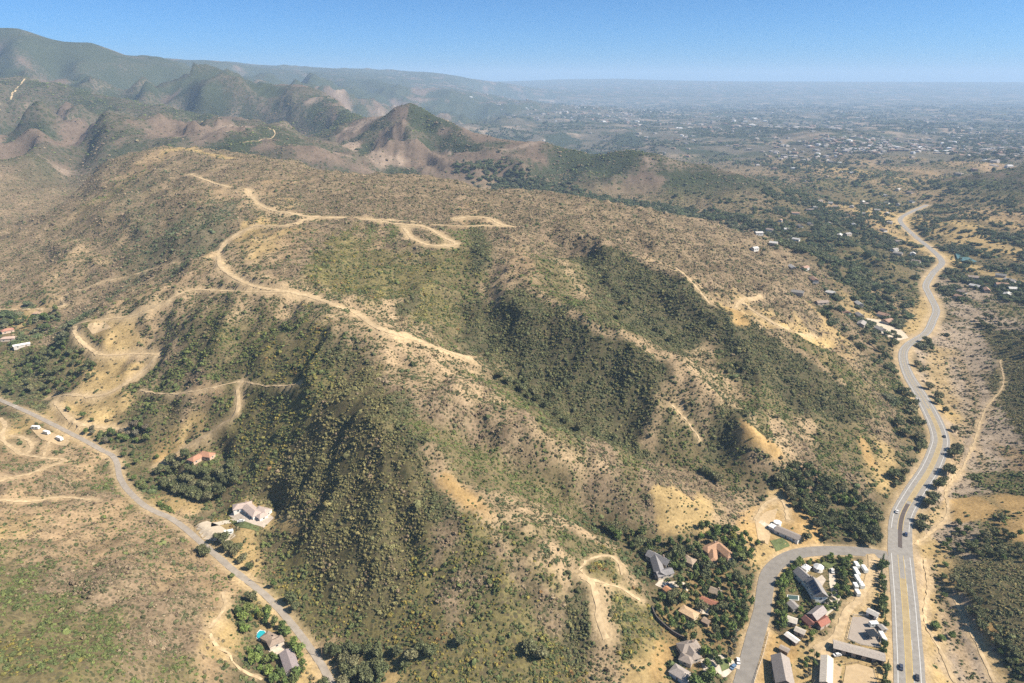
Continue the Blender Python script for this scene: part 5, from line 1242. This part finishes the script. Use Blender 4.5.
for a in ((875, 150, 34, 5, 260), (920, 158, 30, 4, 70), (800, 150, 30, 8, 60), (960, 140, 40, 9, 100), (740, 126, 60, 3, 60, 1.7), (800, 128, 26, 1.5, 70, 2.4), (600, 116, 40, 5, 110, 1.4), (540, 112, 40, 4, 70, 1.5), (700, 135, 60, 8, 70), (900, 120, 80, 5, 90, 1.5), (680, 112, 80, 3, 60, 1.8), (1000, 165, 25, 10, 50)): town(*a)
tm_ = bpy.data.meshes.new('distant_town'); tm_.from_pydata(tv, [], tf); tm_.materials.append(M_TOWN); _o = bpy.data.objects.new('distant_town', tm_); col.objects.link(_o); _o['kind'] = 'stuff'
# the reservoir
_q = np.array([hit(*p) for p in ((955, 253), (965, 256), (977, 262), (968, 264), (957, 260))]); _c = _q.mean(0); _q[:, 2] = _c[2] = _q[:, 2].mean() + 1.5
M_RES, _n, _l, _b = mat('reservoir_water', .5, .15); _b.inputs['Base Color'].default_value = (.08, .15, .15, 1)
_o = bpy.data.objects.new('pond_water', mesh_mixed('pond_water', [(np.vstack([_c[None], _q]), [(0, 1 + k, 1 + (k + 1) % 5) for k in range(5)])], M_RES)); col.objects.link(_o); _o['kind'] = 'structure'
# ------------------------------------------------------------------ chaparral
road_mask = np.maximum.reduce([dirt, carve_w * 0.0])
# hue palettes of the shrubs in each cover: (weight, colour)
PAL = dict(
    C=[(.42, (.135, .126, .062)), (.23, (.110, .114, .050)), (.21, (.195, .158, .066)), (.14, (.160, .120, .070))],
    L=[(.36, (.112, .108, .048)), (.28, (.146, .132, .056)), (.14, (.168, .142, .060)), (.22, (.175, .130, .078))],
    D=[(.45, (.080, .084, .040)), (.25, (.102, .104, .046)), (.16, (.134, .120, .050)), (.14, (.118, .092, .055))],
    G=[(.40, (.078, .094, .034)), (.30, (.105, .120, .040)), (.2, (.145, .115, .060)), (.1, (.160, .145, .046))],
    S=[(.5, (.092, .108, .058)), (.3, (.070, .086, .040)), (.2, (.125, .115, .070))],
    Y=[(.30, (.150, .136, .042)), (.36, (.082, .094, .036)), (.14, (.190, .152, .040)), (.17, (.185, .110, .045))],
    M=[(.42, (.170, .126, .080)), (.22, (.094, .096, .046)), (.24, (.205, .156, .096)), (.12, (.118, .132, .050))],
    B=[(.45, (.150, .114, .068)), (.30, (.078, .092, .036)), (.25, (.115, .126, .046))],
    T=[(.5, (.070, .086, .034)), (.5, (.130, .108, .060))], P=[(.5, (.080, .092, .040)), (.3, (.110, .100, .050)), (.2, (.150, .114, .064))],
    O=[(1, (.075, .086, .034))], R=[(.4, (.085, .092, .046)), (.4, (.160, .132, .100)), (.2, (.120, .108, .064))],
    F=[(.6, (.066, .080, .034)), (.4, (.100, .106, .042))], U=[(1, (.06, .07, .03))])
SZ = dict(L=1.02, C=.85, D=1.10, G=1.06, S=1.05, Y=1.02, M=1.0, B=.95, T=1.1, P=.98, O=1.1, R=.85, F=1.3, U=1.4)
cx, cy, cs = [], [], []
for (y0, y1, dens, s) in ((215, 420, .92, .80), (420, 650, .64, .92), (650, 1000, .33, 1.08), (1000, 1750, .10, 1.35), (1750, 3300, .018, 2.7)):
    x, y = candidates(y0, y1, dens); cx.append(x); cy.append(y); cs.append(np.full(len(x), s))
cx = np.concatenate(cx); cy = np.concatenate(cy); cs = np.concatenate(cs)
j, i = cell(cx, cy); zc = grid_z(cx, cy)
cov = np.where(cy < 1750, cover[j, i], (0.18 + .8 * green[j, i]) * (1 - .5 * pl[j, i]))
clump = fbm(P3, cx / 7.5, cy / 7.5, 2); clump2 = fbm(P1, cx / 30, cy / 30, 2)
keepm = in_view(cx, cy, zc) & (rng.random(len(cx)) < np.clip(cov * (1 + 1.7 * clump + 1.3 * clump2), 0, 1) * np.where(cov > .9, 1, .62)) & (dirt[j, i] < .45) & (carve_w[j, i] < .55)
for a_, b_, r_ in footprints: keepm &= (cx - a_) ** 2 + (cy - b_) ** 2 > (r_ + .8) ** 2
for _, px_, _m in YARDS:
    q_ = poly_world(px_); ins_ = np.zeros(len(cx), bool)
    for (xa, ya), (xb, yb) in zip(q_, np.roll(q_, -1, 0)): ins_ ^= ((ya > cy) != (yb > cy)) & (cx < (xb - xa) * (cy - ya) / (yb - ya + 1e-9) + xa)
    keepm &= ~ins_
cx, cy, cs, zc, j, i = cx[keepm], cy[keepm], cs[keepm], zc[keepm], j[keepm], i[keepm]
Wp = np.maximum(WT[:, j, i], 1e-9) * np.array([COVER[c] for c in CLS])[:, None]; Wp /= Wp.sum(0) + 1e-9
cum = np.cumsum(Wp, 0); u = rng.random(len(cx)); kls = np.clip((u[None] > cum).sum(0), 0, NC - 1)
tint = np.zeros((len(cx), 3)); size = np.zeros(len(cx)); huen = 0.5 + 0.9 * fbm(P2, cx / 26, cy / 26, 3)
for q, c in enumerate(CLS):
    m = kls == q
    if not m.any(): continue
    w = np.array([a for a, _ in PAL[c]]); cc = np.array([b_ for _, b_ in PAL[c]]); cw = np.cumsum(w) / w.sum()
    pick = np.clip((np.clip(.55 * rng.random(m.sum()) + .45 * np.clip(huen[m], 0, 1), 0, .999)[:, None] > cw[None]).sum(1), 0, len(cc) - 1)
    tint[m] = cc[pick]; size[m] = SZ[c]
tint *= rng.uniform(.80, 1.34, (len(cx), 1))
size = size * cs * np.exp(rng.normal(0, .36, len(cx))) * (0.82 + .25 * clump[keepm])
S = np.stack([size * rng.uniform(.85, 1.2, len(cx)), size * rng.uniform(.85, 1.2, len(cx)), size * rng.uniform(.7, 1.15, len(cx)) * np.where(cs > 1.5, .75, .95)], 1)
shrubs = proto_collection('shrub', [shrub_proto(40 + k, 0.85 + .1 * (k % 3)) for k in range(7)])
scatter('chaparral_scrub', np.stack([cx, cy, zc - .1], 1), S, rng.uniform(0, 6.28, len(cx)), rng.integers(0, 7, len(cx)), tint, shrubs)
print('shrubs', len(cx))
# ------------------------------------------------------------------ the air
hz = bpy.data.materials.new('haze'); hz.use_nodes = True
hn = hz.node_tree.nodes; hn.clear()
pv = hn.new('ShaderNodeVolumePrincipled'); pv.inputs['Color'].default_value = HAZE_COL + (1,); pv.inputs['Density'].default_value = HAZE_D; pv.inputs['Anisotropy'].default_value = HAZE_G
ho = hn.new('ShaderNodeOutputMaterial'); hz.node_tree.links.new(pv.outputs[0], ho.inputs['Volume'])
zb = float(ZZ.min()) - 1.0; zt = max(CAM_H, float(ZZ.max())) + 25.0
gxm = float(GX.max()) + 2000; gy0 = float(GY.min()) - 200; gy1 = float(GY.max()) + 2000
V = np.array([(x, y, z) for z in (zb, zt) for y in (gy0, gy1) for x in (-gxm, gxm)])
F = np.array([(0, 2, 3, 1), (4, 5, 7, 6), (0, 1, 5, 4), (2, 6, 7, 3), (0, 4, 6, 2), (1, 3, 7, 5)])
mesh_obj('haze', V, F, hz, 'stuff', None, False)
